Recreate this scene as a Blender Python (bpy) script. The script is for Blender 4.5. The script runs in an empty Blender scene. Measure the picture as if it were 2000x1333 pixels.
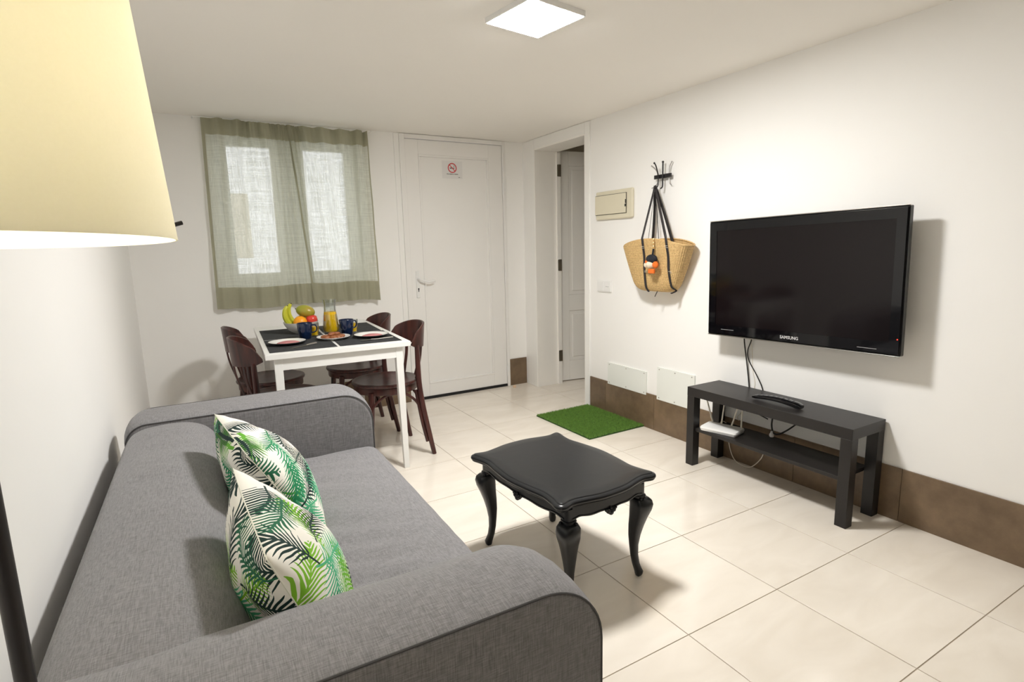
import bpy, bmesh, math, random
import numpy as np
from mathutils import Vector, Matrix
random.seed(7)
PI = math.pi
sc = bpy.context.scene
COL = sc.collection

# ------------------------------------------------------------------ camera
CAM_Z = 1.2413
F_PX = 1086.73
def _cam_axes():
    yaw, pitch, roll = 0.5220, -0.1676, -0.0246
    cy, sy, cp, sp, cr, sr = math.cos(yaw), math.sin(yaw), math.cos(pitch), math.sin(pitch), math.cos(roll), math.sin(roll)
    Fw = Vector((sy*cp, cy*cp, sp)); R = Vector((cy, -sy, 0)); U = R.cross(Fw)
    return cr*R + sr*U, -sr*R + cr*U, Fw
cd = bpy.data.cameras.new('camera'); cam = bpy.data.objects.new('camera', cd); COL.objects.link(cam)
R_, U_, F_ = _cam_axes()
cam.matrix_world = Matrix(((R_.x, U_.x, -F_.x, 0), (R_.y, U_.y, -F_.y, 0), (R_.z, U_.z, -F_.z, CAM_Z), (0, 0, 0, 1)))
cd.sensor_width = 36; cd.sensor_fit = 'HORIZONTAL'; cd.lens = F_PX/2000*36; cd.clip_start = 0.02
sc.camera = cam
# ------------------------------------------------------------------ world, exposure
w = bpy.data.worlds.new('world'); sc.world = w; w.use_nodes = True
bg = w.node_tree.nodes['Background']; bg.inputs[0].default_value = (0.94, 0.96, 0.98, 1); bg.inputs[1].default_value = 1.5
sc.view_settings.view_transform = 'Standard'; sc.view_settings.look = 'None'
sc.view_settings.gamma = 1; sc.view_settings.use_curve_mapping = False
sc.view_settings.exposure = 0.0
sc.cycles.max_bounces = 14; sc.cycles.diffuse_bounces = 8; sc.cycles.glossy_bounces = 6
sc.cycles.transparent_max_bounces = 16; sc.cycles.transmission_bounces = 10
sc.cycles.sample_clamp_indirect = 8
PANEL_L = 216.0      # radiance of the ceiling panel
BULB_L = 62.0       # radiance of the floor lamp's bulb

# room measurements (metres)
W, D, L, H, YB = 2.616, 4.284, -0.305, 2.123, -2.4
TS, GX, GY = 0.4498, 1.2688, 0.667

# ------------------------------------------------------------------ materials
def lin(c):
    return tuple(((x/255)/12.92 if x/255 <= .04045 else (((x/255)+.055)/1.055)**2.4) for x in c)
def new_mat(name):
    m = bpy.data.materials.new(name); m.use_nodes = True
    return m, m.node_tree.nodes, m.node_tree.links
def pmat(name, col, rough=.5, metal=0, spec=.5, noise=0, nscale=20, bump=0, bscale=200, coat=0, sheen=0, stretch=(1, 1, 1), col2=None, ior=None):
    m, n, l = new_mat(name); b = n['Principled BSDF']
    b.inputs['Base Color'].default_value = (*col, 1); b.inputs['Roughness'].default_value = rough
    b.inputs['Metallic'].default_value = metal; b.inputs['Specular IOR Level'].default_value = spec
    b.inputs['Coat Weight'].default_value = coat; b.inputs['Coat Roughness'].default_value = .05
    b.inputs['Sheen Weight'].default_value = sheen
    tc = n.new('ShaderNodeTexCoord'); mp = n.new('ShaderNodeMapping'); mp.inputs['Scale'].default_value = stretch
    l.new(tc.outputs['Object'], mp.inputs[0])
    if noise or col2:
        t = n.new('ShaderNodeTexNoise'); t.inputs['Scale'].default_value = nscale; t.inputs['Detail'].default_value = 4
        l.new(mp.outputs[0], t.inputs[0]); mx = n.new('ShaderNodeMix'); mx.data_type = 'RGBA'
        l.new(t.outputs[0], mx.inputs[0])
        a = tuple(c*(1-noise) for c in col); c2 = col2 or tuple(min(1, c*(1+noise)) for c in col)
        mx.inputs[6].default_value = (*a, 1); mx.inputs[7].default_value = (*c2, 1)
        l.new(mx.outputs[2], b.inputs['Base Color'])
    if bump:
        t = n.new('ShaderNodeTexNoise'); t.inputs['Scale'].default_value = bscale; t.inputs['Detail'].default_value = 3
        l.new(mp.outputs[0], t.inputs[0]); bp = n.new('ShaderNodeBump'); bp.inputs['Strength'].default_value = bump
        bp.inputs['Distance'].default_value = .002; l.new(t.outputs[0], bp.inputs['Height']); l.new(bp.outputs[0], b.inputs['Normal'])
    return m
def emat(name, col, s):
    m, n, l = new_mat(name); n.remove(n['Principled BSDF']); e = n.new('ShaderNodeEmission')
    e.inputs[0].default_value = (*col, 1); e.inputs[1].default_value = s; l.new(e.outputs[0], n['Material Output'].inputs[0]); return m

M_wall = pmat('wall_paint', (.93, .922, .905), .75, bump=.12, bscale=60, noise=.012, nscale=3)
M_ceil = pmat('ceiling_paint', (.92, .895, .85), .85, bump=.1, bscale=50, noise=.012, nscale=2)
M_white = pmat('white_lacquer', (.92, .915, .895), .35, noise=.01, nscale=6)
M_whitepvc = pmat('white_pvc', (.91, .90, .88), .25, noise=.01, nscale=6)
M_doorpaint = pmat('painted_door', (.93, .91, .87), .4, noise=.015, nscale=8)
M_tablewhite = pmat('white_table_lacquer', (.88, .88, .86), .3, noise=.01, nscale=8)
M_grout = pmat('floor_grout', (.45, .38, .31), .8, noise=.1, nscale=30)
M_black = pmat('black_wood_foil', (.011, .009, .0085), .42, noise=.25, nscale=20, stretch=(12, 1, 12), bump=.06)
M_blackpaint = pmat('black_gloss_paint', (.013, .014, .016), .30, noise=.15, nscale=14, bump=.12, bscale=30, spec=.4)
M_blackmetal = pmat('black_metal', (.012, .010, .012), .4, noise=.1)
M_gloss = pmat('tv_gloss_black', (.003, .003, .004), .05, spec=.4, coat=.2, noise=.02)
M_screen = pmat('tv_screen', (.006, .004, .0045), .10, spec=.32, noise=.02)
M_dark = pmat('dark_gap', (.01, .01, .01), .7, noise=.05)
M_steel = pmat('steel', (.5, .48, .45), .28, metal=1, noise=.05)
M_hinge = pmat('hinge_steel', (.30, .27, .22), .35, metal=.9, noise=.08)
M_beigeplastic = pmat('beige_plastic', (.72, .67, .52), .4, noise=.02)
M_whiteplastic = pmat('white_plastic', (.85, .85, .84), .35, noise=.01)
M_plate = pmat('cover_plate', (.84, .86, .82), .5, noise=.02, nscale=5)
M_brown = None
M_cream = pmat('cream_plastic', (.80, .75, .65), .5, noise=.03)
M_lampcable = pmat('cable_black', (.015, .013, .013), .5, noise=.1)
M_strap = pmat('black_strap', (.022, .018, .020), .55, noise=.2, nscale=80)
M_navy = pmat('navy_glaze', (.005, .014, .048), .2, noise=.1, nscale=12, coat=.4)
M_china = pmat('white_china', (.86, .85, .82), .15, noise=.01)
M_chinadark = pmat('dark_china', (.02, .022, .025), .25, noise=.05)
M_mat = None
M_paper = pmat('paper', (.80, .79, .78), .6, noise=.01)
M_red = pmat('print_red', (.62, .06, .07), .6, noise=.03)
M_ink = pmat('print_black', (.03, .03, .03), .6, noise=.05)
M_silver = pmat('silver_print', (.55, .55, .56), .35, noise=.02)
M_grass = pmat('turf_green', (.12, .27, .035), .7, noise=.45, nscale=60, col2=(.27, .50, .09))
M_grassbase = pmat('turf_backing', (.03, .08, .012), .9, noise=.3, nscale=50)
M_orange = pmat('orange_peel', (.90, .36, .01), .42, noise=.05, bump=.5, bscale=160)
M_mango = pmat('mango_skin', (.20, .42, .03), .3, nscale=16, col2=(.52, .24, .05))
M_banana = pmat('banana_skin', (.70, .62, .04), .45, nscale=12, col2=(.42, .52, .04))
M_apple = pmat('apple_skin', (.62, .02, .03), .25, nscale=14, col2=(.75, .10, .06))
M_juice = pmat('orange_juice', (1.0, .60, .01), .25, noise=.04)
M_cookie = pmat('baked_crust', (.17, .05, .02), .4, nscale=60, col2=(.36, .13, .04), bump=.5, bscale=90)
M_napkin = pmat('mauve_napkin', (.38, .12, .13), .8, nscale=30, col2=(.55, .26, .25))
M_fluffor = pmat('orange_wool', (.80, .16, .02), .95, noise=.35, nscale=150, bump=.8, bscale=200)
M_fluffwh = pmat('cream_wool', (.80, .68, .52), .95, noise=.25, nscale=150, bump=.8, bscale=200)
M_fluffbk = pmat('black_wool', (.012, .014, .02), .95, noise=.3, nscale=150, bump=.8, bscale=200)
M_gold = pmat('brass_clip', (.75, .5, .22), .3, metal=1, noise=.05)
M_olive = None

def mat_tile():
    m, n, l = new_mat('cream_floor_tile'); b = n['Principled BSDF']
    tc = n.new('ShaderNodeTexCoord'); oi = n.new('ShaderNodeObjectInfo')
    ad = n.new('ShaderNodeVectorMath'); ad.operation = 'ADD'
    sc2 = n.new('ShaderNodeVectorMath'); sc2.operation = 'SCALE'; sc2.inputs[3].default_value = 17
    l.new(oi.outputs['Location'], sc2.inputs[0]); l.new(tc.outputs['Object'], ad.inputs[0]); l.new(sc2.outputs[0], ad.inputs[1])
    mp = n.new('ShaderNodeMapping'); mp.inputs['Scale'].default_value = (1, 2.6, 1); mp.inputs['Rotation'].default_value = (0, 0, .6)
    l.new(ad.outputs[0], mp.inputs[0])
    t = n.new('ShaderNodeTexNoise'); t.inputs['Scale'].default_value = 3.2; t.inputs['Detail'].default_value = 7; t.inputs['Distortion'].default_value = .8
    l.new(mp.outputs[0], t.inputs[0])
    cr = n.new('ShaderNodeValToRGB'); cr.color_ramp.elements[0].position = .3; cr.color_ramp.elements[1].position = .7
    cr.color_ramp.elements[0].color = (.80, .735, .645, 1); cr.color_ramp.elements[1].color = (.88, .82, .735, 1)
    l.new(t.outputs[0], cr.inputs[0]); l.new(cr.outputs[0], b.inputs['Base Color'])
    b.inputs['Roughness'].default_value = .13; b.inputs['Specular IOR Level'].default_value = .5
    t2 = n.new('ShaderNodeTexNoise'); t2.inputs['Scale'].default_value = 5; l.new(ad.outputs[0], t2.inputs[0])
    bp = n.new('ShaderNodeBump'); bp.inputs['Strength'].default_value = .035; bp.inputs['Distance'].default_value = .01
    l.new(t2.outputs[0], bp.inputs['Height']); l.new(bp.outputs[0], b.inputs['Normal'])
    return m
M_tile = mat_tile()
def mat_brown():
    m, n, l = new_mat('brown_skirting_tile'); b = n['Principled BSDF']
    tc = n.new('ShaderNodeTexCoord')
    t = n.new('ShaderNodeTexNoise'); t.inputs['Scale'].default_value = 7; t.inputs['Detail'].default_value = 9; t.inputs['Roughness'].default_value = .65
    l.new(tc.outputs['Object'], t.inputs[0])
    cr = n.new('ShaderNodeValToRGB'); cr.color_ramp.elements[0].position = .3; cr.color_ramp.elements[1].position = .72
    cr.color_ramp.elements[0].color = (.125, .082, .047, 1); cr.color_ramp.elements[1].color = (.24, .165, .10, 1)
    l.new(t.outputs[0], cr.inputs[0]); l.new(cr.outputs[0], b.inputs['Base Color']); b.inputs['Roughness'].default_value = .42
    return m
M_brown = mat_brown()
def mat_fabric(name, c1, c2, sx=1.0, bump=.5):
    m, n, l = new_mat(name); b = n['Principled BSDF']
    tc = n.new('ShaderNodeTexCoord'); acc = None
    for ax, s in ((0, (30, 480, 480)), (1, (480, 30, 30))):
        mp = n.new('ShaderNodeMapping'); mp.inputs['Scale'].default_value = tuple(x*sx for x in s)
        l.new(tc.outputs['Object'], mp.inputs[0]); t = n.new('ShaderNodeTexNoise'); t.inputs['Scale'].default_value = 1; t.inputs['Detail'].default_value = 2
        l.new(mp.outputs[0], t.inputs[0])
        if acc is None: acc = t.outputs[0]
        else:
            a = n.new('ShaderNodeMath'); a.operation = 'ADD'; l.new(acc, a.inputs[0]); l.new(t.outputs[0], a.inputs[1]); acc = a.outputs[0]
    cr = n.new('ShaderNodeValToRGB'); hv = n.new('ShaderNodeMath'); hv.operation = 'MULTIPLY'; hv.inputs[1].default_value = .5
    l.new(acc, hv.inputs[0]); l.new(hv.outputs[0], cr.inputs[0]); cr.color_ramp.elements[0].position = .35; cr.color_ramp.elements[1].position = .65
    cr.color_ramp.elements[0].color = (*c1, 1); cr.color_ramp.elements[1].color = (*c2, 1)
    l.new(cr.outputs[0], b.inputs['Base Color']); b.inputs['Roughness'].default_value = .92; b.inputs['Sheen Weight'].default_value = .15
    b.inputs['Specular IOR Level'].default_value = .2
    bp = n.new('ShaderNodeBump'); bp.inputs['Strength'].default_value = bump; bp.inputs['Distance'].default_value = .0006
    l.new(hv.outputs[0], bp.inputs['Height'])
    t3 = n.new('ShaderNodeTexNoise'); t3.inputs['Scale'].default_value = 9; l.new(tc.outputs['Object'], t3.inputs[0])
    bp2 = n.new('ShaderNodeBump'); bp2.inputs['Strength'].default_value = .25; bp2.inputs['Distance'].default_value = .012
    l.new(t3.outputs[0], bp2.inputs['Height']); l.new(bp2.outputs[0], bp.inputs['Normal']); l.new(bp.outputs[0], b.inputs['Normal'])
    return m
M_sofa = mat_fabric('grey_sofa_fabric', (.150, .146, .153), (.285, .279, .289), 1.5)
M_sofaseam = pmat('sofa_seam', (.075, .073, .075), .9, noise=.1)
M_mat = mat_fabric('black_placemat_weave', (.010, .011, .013), (.040, .042, .044), .5)
def mat_wood():
    m, n, l = new_mat('mahogany_stain'); b = n['Principled BSDF']
    tc = n.new('ShaderNodeTexCoord'); mp = n.new('ShaderNodeMapping'); mp.inputs['Scale'].default_value = (30, 30, 3)
    l.new(tc.outputs['Object'], mp.inputs[0]); t = n.new('ShaderNodeTexNoise'); t.inputs['Scale'].default_value = 1.5; t.inputs['Detail'].default_value = 5
    l.new(mp.outputs[0], t.inputs[0]); cr = n.new('ShaderNodeValToRGB')
    cr.color_ramp.elements[0].color = (.022, .006, .006, 1); cr.color_ramp.elements[1].color = (.095, .026, .020, 1)
    cr.color_ramp.elements[0].position = .3; cr.color_ramp.elements[1].position = .75
    l.new(t.outputs[0], cr.inputs[0]); l.new(cr.outputs[0], b.inputs['Base Color']); b.inputs['Roughness'].default_value = .3
    return m
M_wood = mat_wood()
def mat_curtain(name, col, transp, transl):
    m, n, l = new_mat(name); n.remove(n['Principled BSDF'])
    tc = n.new('ShaderNodeTexCoord'); fac = None; vals = []
    for s in ((4, 4, 170), (170, 170, 5)):
        mp = n.new('ShaderNodeMapping'); mp.inputs['Scale'].default_value = s; l.new(tc.outputs['Object'], mp.inputs[0])
        t = n.new('ShaderNodeTexNoise'); t.inputs['Scale'].default_value = 1.3; t.inputs['Detail'].default_value = 4; l.new(mp.outputs[0], t.inputs[0]); vals.append(t.outputs[0])
    a = n.new('ShaderNodeMath'); a.operation = 'ADD'; l.new(vals[0], a.inputs[0]); l.new(vals[1], a.inputs[1])
    mr = n.new('ShaderNodeMapRange'); mr.inputs[1].default_value = .75; mr.inputs[2].default_value = 1.3
    mr.inputs[3].default_value = transp*1.6; mr.inputs[4].default_value = transp*.3; l.new(a.outputs[0], mr.inputs[0])
    cr = n.new('ShaderNodeMix'); cr.data_type = 'RGBA'; hv = n.new('ShaderNodeMath'); hv.operation = 'MULTIPLY'; hv.inputs[1].default_value = .5
    l.new(a.outputs[0], hv.inputs[0]); l.new(hv.outputs[0], cr.inputs[0])
    cr.inputs[6].default_value = (*[min(1, c*1.15) for c in col], 1); cr.inputs[7].default_value = (*[c*.82 for c in col], 1)
    d = n.new('ShaderNodeBsdfDiffuse'); tl = n.new('ShaderNodeBsdfTranslucent'); tr = n.new('ShaderNodeBsdfTransparent')
    l.new(cr.outputs[2], d.inputs[0]); l.new(cr.outputs[2], tl.inputs[0])
    m1 = n.new('ShaderNodeMixShader'); m1.inputs[0].default_value = transl; l.new(d.outputs[0], m1.inputs[1]); l.new(tl.outputs[0], m1.inputs[2])
    m2 = n.new('ShaderNodeMixShader'); l.new(mr.outputs[0], m2.inputs[0]); l.new(m1.outputs[0], m2.inputs[1]); l.new(tr.outputs[0], m2.inputs[2])
    l.new(m2.outputs[0], n['Material Output'].inputs[0]); return m
M_curt = mat_curtain('sage_voile', (.72, .745, .66), .28, .48)
M_hem = mat_curtain('olive_hem', (.42, .41, .30), .03, .30)
def mat_thin_glass(name, tint=(1, 1, 1), gl=.08, k=.6):
    m, n, l = new_mat(name); n.remove(n['Principled BSDF'])
    tr = n.new('ShaderNodeBsdfTransparent'); tr.inputs[0].default_value = (*tint, 1); g = n.new('ShaderNodeBsdfGlossy'); g.inputs['Roughness'].default_value = .03
    fr = n.new('ShaderNodeLayerWeight'); fr.inputs[0].default_value = .25; mm = n.new('ShaderNodeMath'); mm.operation = 'MULTIPLY_ADD'
    mm.inputs[1].default_value = k; mm.inputs[2].default_value = gl; l.new(fr.outputs[0], mm.inputs[0])
    mx = n.new('ShaderNodeMixShader'); l.new(mm.outputs[0], mx.inputs[0]); l.new(tr.outputs[0], mx.inputs[1]); l.new(g.outputs[0], mx.inputs[2])
    l.new(mx.outputs[0], n['Material Output'].inputs[0]); return m
M_glass = mat_thin_glass('window_glass', gl=.0, k=.06); M_drinkglass = mat_thin_glass('clear_glass', (.93, .95, .94), .06)
def mat_shade():
    m, n, l = new_mat('cream_shade_fabric'); n.remove(n['Principled BSDF'])
    tc = n.new('ShaderNodeTexCoord'); t = n.new('ShaderNodeTexNoise'); t.inputs['Scale'].default_value = 400; l.new(tc.outputs['Object'], t.inputs[0])
    mx = n.new('ShaderNodeMix'); mx.data_type = 'RGBA'; l.new(t.outputs[0], mx.inputs[0])
    mx.inputs[6].default_value = (.93, .91, .80, 1); mx.inputs[7].default_value = (.96, .94, .84, 1)
    d = n.new('ShaderNodeBsdfDiffuse'); tl = n.new('ShaderNodeBsdfTranslucent'); l.new(mx.outputs[2], d.inputs[0]); l.new(mx.outputs[2], tl.inputs[0])
    m1 = n.new('ShaderNodeMixShader'); m1.inputs[0].default_value = .3; l.new(d.outputs[0], m1.inputs[1]); l.new(tl.outputs[0], m1.inputs[2])
    l.new(m1.outputs[0], n['Material Output'].inputs[0]); return m
M_shade = mat_shade()
def mat_straw():
    m, n, l = new_mat('woven_straw'); b = n['Principled BSDF']
    tc = n.new('ShaderNodeTexCoord')
    mp = n.new('ShaderNodeMapping'); mp.inputs['Scale'].default_value = (1, 1, 1); l.new(tc.outputs['Object'], mp.inputs[0])
    wv = n.new('ShaderNodeTexWave'); wv.bands_direction = 'Z'; wv.inputs['Scale'].default_value = 42; wv.inputs['Distortion'].default_value = 3.5
    wv.inputs['Detail'].default_value = 2; wv.inputs['Detail Scale'].default_value = 6; l.new(mp.outputs[0], wv.inputs[0])
    t = n.new('ShaderNodeTexNoise'); t.inputs['Scale'].default_value = 90; t.inputs['Detail'].default_value = 4; l.new(mp.outputs[0], t.inputs[0])
    a = n.new('ShaderNodeMath'); a.operation = 'ADD'; l.new(wv.outputs[1], a.inputs[0]); l.new(t.outputs[0], a.inputs[1])
    cr = n.new('ShaderNodeValToRGB'); h = n.new('ShaderNodeMath'); h.operation = 'MULTIPLY'; h.inputs[1].default_value = .5
    l.new(a.outputs[0], h.inputs[0]); l.new(h.outputs[0], cr.inputs[0])
    cr.color_ramp.elements[0].color = (.36, .21, .075, 1); cr.color_ramp.elements[1].color = (.80, .56, .26, 1)
    cr.color_ramp.elements[0].position = .15; cr.color_ramp.elements[1].position = .75
    l.new(cr.outputs[0], b.inputs['Base Color']); b.inputs['Roughness'].default_value = .75
    bp = n.new('ShaderNodeBump'); bp.inputs['Strength'].default_value = .7; bp.inputs['Distance'].default_value = .003; l.new(h.outputs[0], bp.inputs['Height'])
    l.new(bp.outputs[0], b.inputs['Normal']); return m
M_straw = mat_straw()

def frond_group():
    g = bpy.data.node_groups.new('palm_frond', 'ShaderNodeTree')
    itf = g.interface
    itf.new_socket('Vector', in_out='INPUT', socket_type='NodeSocketVector')
    for s in ('CX', 'CY', 'Angle', 'Len', 'Width', 'Curve', 'Freq', 'Slant', 'Dir'):
        itf.new_socket(s, in_out='INPUT', socket_type='NodeSocketFloat')
    itf.new_socket('Mask', in_out='OUTPUT', socket_type='NodeSocketFloat')
    n, l = g.nodes, g.links
    gi = n.new('NodeGroupInput'); go = n.new('NodeGroupOutput'); I = gi.outputs
    def mth(op, a, b=None, c=None):
        k = n.new('ShaderNodeMath'); k.operation = op
        for i, v in enumerate((a, b, c)):
            if v is None: continue
            if isinstance(v, (int, float)): k.inputs[i].default_value = v
            else: l.new(v, k.inputs[i])
        return k.outputs[0]
    sx = n.new('ShaderNodeSeparateXYZ'); l.new(I['Vector'], sx.inputs[0])
    dx = mth('SUBTRACT', sx.outputs[0], I['CX']); dy = mth('SUBTRACT', sx.outputs[1], I['CY'])
    ca = mth('COSINE', I['Angle']); sa = mth('SINE', I['Angle'])
    X = mth('ADD', mth('MULTIPLY', dx, ca), mth('MULTIPLY', dy, sa))
    Y = mth('SUBTRACT', mth('MULTIPLY', dy, ca), mth('MULTIPLY', dx, sa))
    t = mth('DIVIDE', X, I['Len'])
    Y = mth('SUBTRACT', Y, mth('MULTIPLY', mth('MULTIPLY', t, t), I['Curve']))
    a = mth('ABSOLUTE', Y)
    # envelope: rises quickly, tapers to the tip
    env = mth('MULTIPLY', I['Width'], mth('POWER', mth('MAXIMUM', mth('MULTIPLY', mth('MULTIPLY', t, mth('SUBTRACT', 1.06, t)), 4.0), 0.0), 0.55))
    ins = mth('MULTIPLY', mth('GREATER_THAN', t, 0.03), mth('LESS_THAN', a, env))
    # leaflets sweep forward and curl
    ra = mth('DIVIDE', a, I['Width'])
    ph = mth('MULTIPLY', mth('SUBTRACT', X, mth('MULTIPLY', mth('MULTIPLY', a, mth('SUBTRACT', 1.25, mth('MULTIPLY', ra, .45))), I['Slant'])), I['Freq'])
    fr = mth('FRACT', ph); tri = mth('ABSOLUTE', mth('SUBTRACT', mth('MULTIPLY', fr, 2.0), 1.0))
    rel = mth('DIVIDE', a, mth('MAXIMUM', env, .0001))
    thr = mth('ADD', mth('MULTIPLY', mth('POWER', rel, 1.6), .62), .32)
    leaf = mth('MULTIPLY', ins, mth('GREATER_THAN', tri, thr))
    rach = mth('MULTIPLY', mth('MULTIPLY', mth('GREATER_THAN', t, -.15), mth('LESS_THAN', t, .97)), mth('LESS_THAN', a, .006))
    l.new(mth('MAXIMUM', leaf, rach), go.inputs[0])
    return g
FROND = frond_group()
def mat_palm(name, seed, n_fr=31):
    rnd = random.Random(seed)
    m, n, l = new_mat(name); b = n['Principled BSDF']
    uv = n.new('ShaderNodeUVMap'); uv.uv_map = 'UVMap'
    nz = n.new('ShaderNodeTexNoise'); nz.inputs['Scale'].default_value = 5; l.new(uv.outputs[0], nz.inputs[0])
    sb = n.new('ShaderNodeVectorMath'); sb.operation = 'SUBTRACT'; sb.inputs[1].default_value = (.5, .5, .5); l.new(nz.outputs[1], sb.inputs[0])
    s2 = n.new('ShaderNodeVectorMath'); s2.operation = 'SCALE'; s2.inputs[3].default_value = .05; l.new(sb.outputs[0], s2.inputs[0])
    ad = n.new('ShaderNodeVectorMath'); ad.operation = 'ADD'; l.new(uv.outputs[0], ad.inputs[0]); l.new(s2.outputs[0], ad.inputs[1])
    pal = [(.012, .035, .030), (.010, .030, .028), (.02, .22, .09), (.03, .30, .14), (.20, .47, .03), (.02, .13, .065), (.08, .42, .22), (.13, .40, .04)]
    cur = None
    k = 0
    cells = [(i, j) for i in range(6) for j in range(6)]; rnd.shuffle(cells)
    for (i, j) in cells[:n_fr]:
        gn = n.new('ShaderNodeGroup'); gn.node_tree = FROND; l.new(ad.outputs[0], gn.inputs[0])
        ang = rnd.uniform(0, 2*PI); ln = rnd.uniform(.28, .45); wd = rnd.uniform(.08, .14)
        cx, cy = (i+.5+rnd.uniform(-.4, .4))/6, (j+.5+rnd.uniform(-.4, .4))/6
        cx -= math.cos(ang)*ln/2; cy -= math.sin(ang)*ln/2
        for s, v in dict(CX=cx, CY=cy, Angle=ang, Len=ln, Width=wd, Curve=rnd.uniform(-.12, .12), Freq=rnd.uniform(30, 42), Slant=rnd.uniform(.7, 1.1)).items():
            gn.inputs[s].default_value = v
        mx = n.new('ShaderNodeMix'); mx.data_type = 'RGBA'; l.new(gn.outputs[0], mx.inputs[0])
        c = pal[(k*3+seed) % len(pal)]; k += 1
        mx.inputs[7].default_value = (*c, 1)
        if cur is None: mx.inputs[6].default_value = (.86, .84, .77, 1)
        else: l.new(cur, mx.inputs[6])
        cur = mx.outputs[2]
    l.new(cur, b.inputs['Base Color']); b.inputs['Roughness'].default_value = .8; b.inputs['Specular IOR Level'].default_value = .25
    return m

# ------------------------------------------------------------------ mesh builder
class MB:
    def __init__(s): s.v = []; s.f = []
    def add(s, v, f):
        o = len(s.v); s.v += [tuple(p) for p in v]; s.f += [tuple(i+o for i in q) for q in f]; return s
    def box(s, x0, x1, y0, y1, z0, z1, M=None):
        v = [(x, y, z) for z in (z0, z1) for y in (y0, y1) for x in (x0, x1)]
        if M is not None: v = [tuple(M @ Vector(p)) for p in v]
        return s.add(v, [(0, 2, 3, 1), (4, 5, 7, 6), (0, 1, 5, 4), (2, 6, 7, 3), (0, 4, 6, 2), (1, 3, 7, 5)])
    def loft(s, rings, caps=True, closed=True):
        k = len(rings[0]); v = [p for r in rings for p in r]; f = []
        for i in range(len(rings)-1):
            for j in range(k if closed else k-1):
                a, b = i*k+j, i*k+(j+1) % k; f.append((a, b, b+k, a+k))
        if caps: f.append(tuple(reversed(range(k)))); f.append(tuple((len(rings)-1)*k+j for j in range(k)))
        return s.add(v, f)
    def lathe(s, prof, n=32, c=(0, 0, 0), caps=True, sx=1, sy=1):
        return s.loft([[(c[0]+sx*r*math.cos(2*PI*j/n), c[1]+sy*r*math.sin(2*PI*j/n), c[2]+z) for j in range(n)] for r, z in prof], caps)
    def tube(s, path, r, n=10, caps=True, flat=None, up=None):
        P = [Vector(p) for p in path]; rings = []; nrm = Vector(up) if up else None
        for i, p in enumerate(P):
            t = (P[min(i+1, len(P)-1)]-P[max(i-1, 0)]).normalized()
            if nrm is None:
                nrm = t.orthogonal().normalized()
            nrm = (nrm - t*nrm.dot(t)).normalized(); b = t.cross(nrm)
            rr = r[i] if isinstance(r, (list, tuple)) else r
            fl = flat if flat else 1
            rings.append([p + nrm*rr*math.cos(2*PI*j/n) + b*rr*fl*math.sin(2*PI*j/n) for j in range(n)])
        return s.loft(rings, caps)
    def ball(s, c, r, sc=(1, 1, 1), n=16, m=10, M=None):
        rings = []
        for i in range(m+1):
            a = -PI/2+PI*i/m; rr = max(math.cos(a), .002)
            ring = [Vector((r*sc[0]*rr*math.cos(2*PI*j/n), r*sc[1]*rr*math.sin(2*PI*j/n), r*sc[2]*math.sin(a))) for j in range(n)]
            rings.append([(M @ p if M is not None else p)+Vector(c) for p in ring])
        return s.loft(rings)
def spline(pts, n=8, closed=False):
    P = [Vector(p) for p in pts]; out = []
    k = len(P); rng = range(k if closed else k-1)
    for i in rng:
        if closed: a, b, c, d = P[(i-1) % k], P[i], P[(i+1) % k], P[(i+2) % k]
        else: a, b, c, d = P[max(i-1, 0)], P[i], P[i+1], P[min(i+2, k-1)]
        for j in range(n):
            t = j/n; out.append(.5*((2*b)+(-a+c)*t+(2*a-5*b+4*c-d)*t*t+(-a+3*b-3*c+d)*t**3))
    if not closed: out.append(P[-1])
    return out
def obj(name, mb, mat, parent=None, bevel=0, seg=2, smooth=35, flat=False, loc=None, rot=None, kind=None):
    me = bpy.data.meshes.new(name); me.from_pydata(mb.v, [], mb.f); me.materials.append(mat)
    me.update()
    if not flat:
        me.shade_smooth()
        me.set_sharp_from_angle(angle=math.radians(smooth))
    o = bpy.data.objects.new(name, me); COL.objects.link(o)
    if bevel:
        b = o.modifiers.new('bevel', 'BEVEL'); b.width = bevel; b.segments = seg; b.limit_method = 'ANGLE'; b.angle_limit = math.radians(40)
        b.harden_normals = True
    if parent: o.parent = parent
    if loc: o.location = loc
    if rot: o.rotation_euler = rot
    if kind: o['kind'] = kind
    return o
def tag(o, label, cat, group=None, kind=None):
    o['label'] = label; o['category'] = cat
    if group: o['group'] = group
    if kind: o['kind'] = kind
    return o
def thing(name, label, cat, loc=(0, 0, 0), rz=0, group=None, kind=None):
    o = bpy.data.objects.new(name, None); COL.objects.link(o); o.location = loc; o.rotation_euler = (0, 0, rz); o.empty_display_size = .1
    return tag(o, label, cat, group, kind)
def struct(name, label, cat): return thing(name, label, cat, kind='structure')
def dup(root, loc, rz, label, group=None):
    r = root.copy(); COL.objects.link(r); r.location = loc; r.rotation_euler = (0, 0, rz); r['label'] = label
    if group: r['group'] = group
    for ch in list(root.children):
        c = ch.copy(); COL.objects.link(c); c.parent = r
        for g in list(ch.children):
            d = g.copy(); COL.objects.link(d); d.parent = c
    return r
def text(name, body, size, mat, parent, M, extr=.0004, bold=0):   # lettering as real mesh
    cu = bpy.data.curves.new(name, 'FONT'); cu.body = body; cu.size = size; cu.extrude = extr; cu.align_x = 'CENTER'; cu.align_y = 'CENTER'
    cu.offset = bold; cu.materials.append(mat)
    t = bpy.data.objects.new(name+'_curve', cu); COL.objects.link(t); bpy.context.view_layer.update()
    me = bpy.data.meshes.new_from_object(t.evaluated_get(bpy.context.evaluated_depsgraph_get())); bpy.data.objects.remove(t)
    o = bpy.data.objects.new(name, me); COL.objects.link(o); o.parent = parent; o.matrix_local = M; return o
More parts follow.
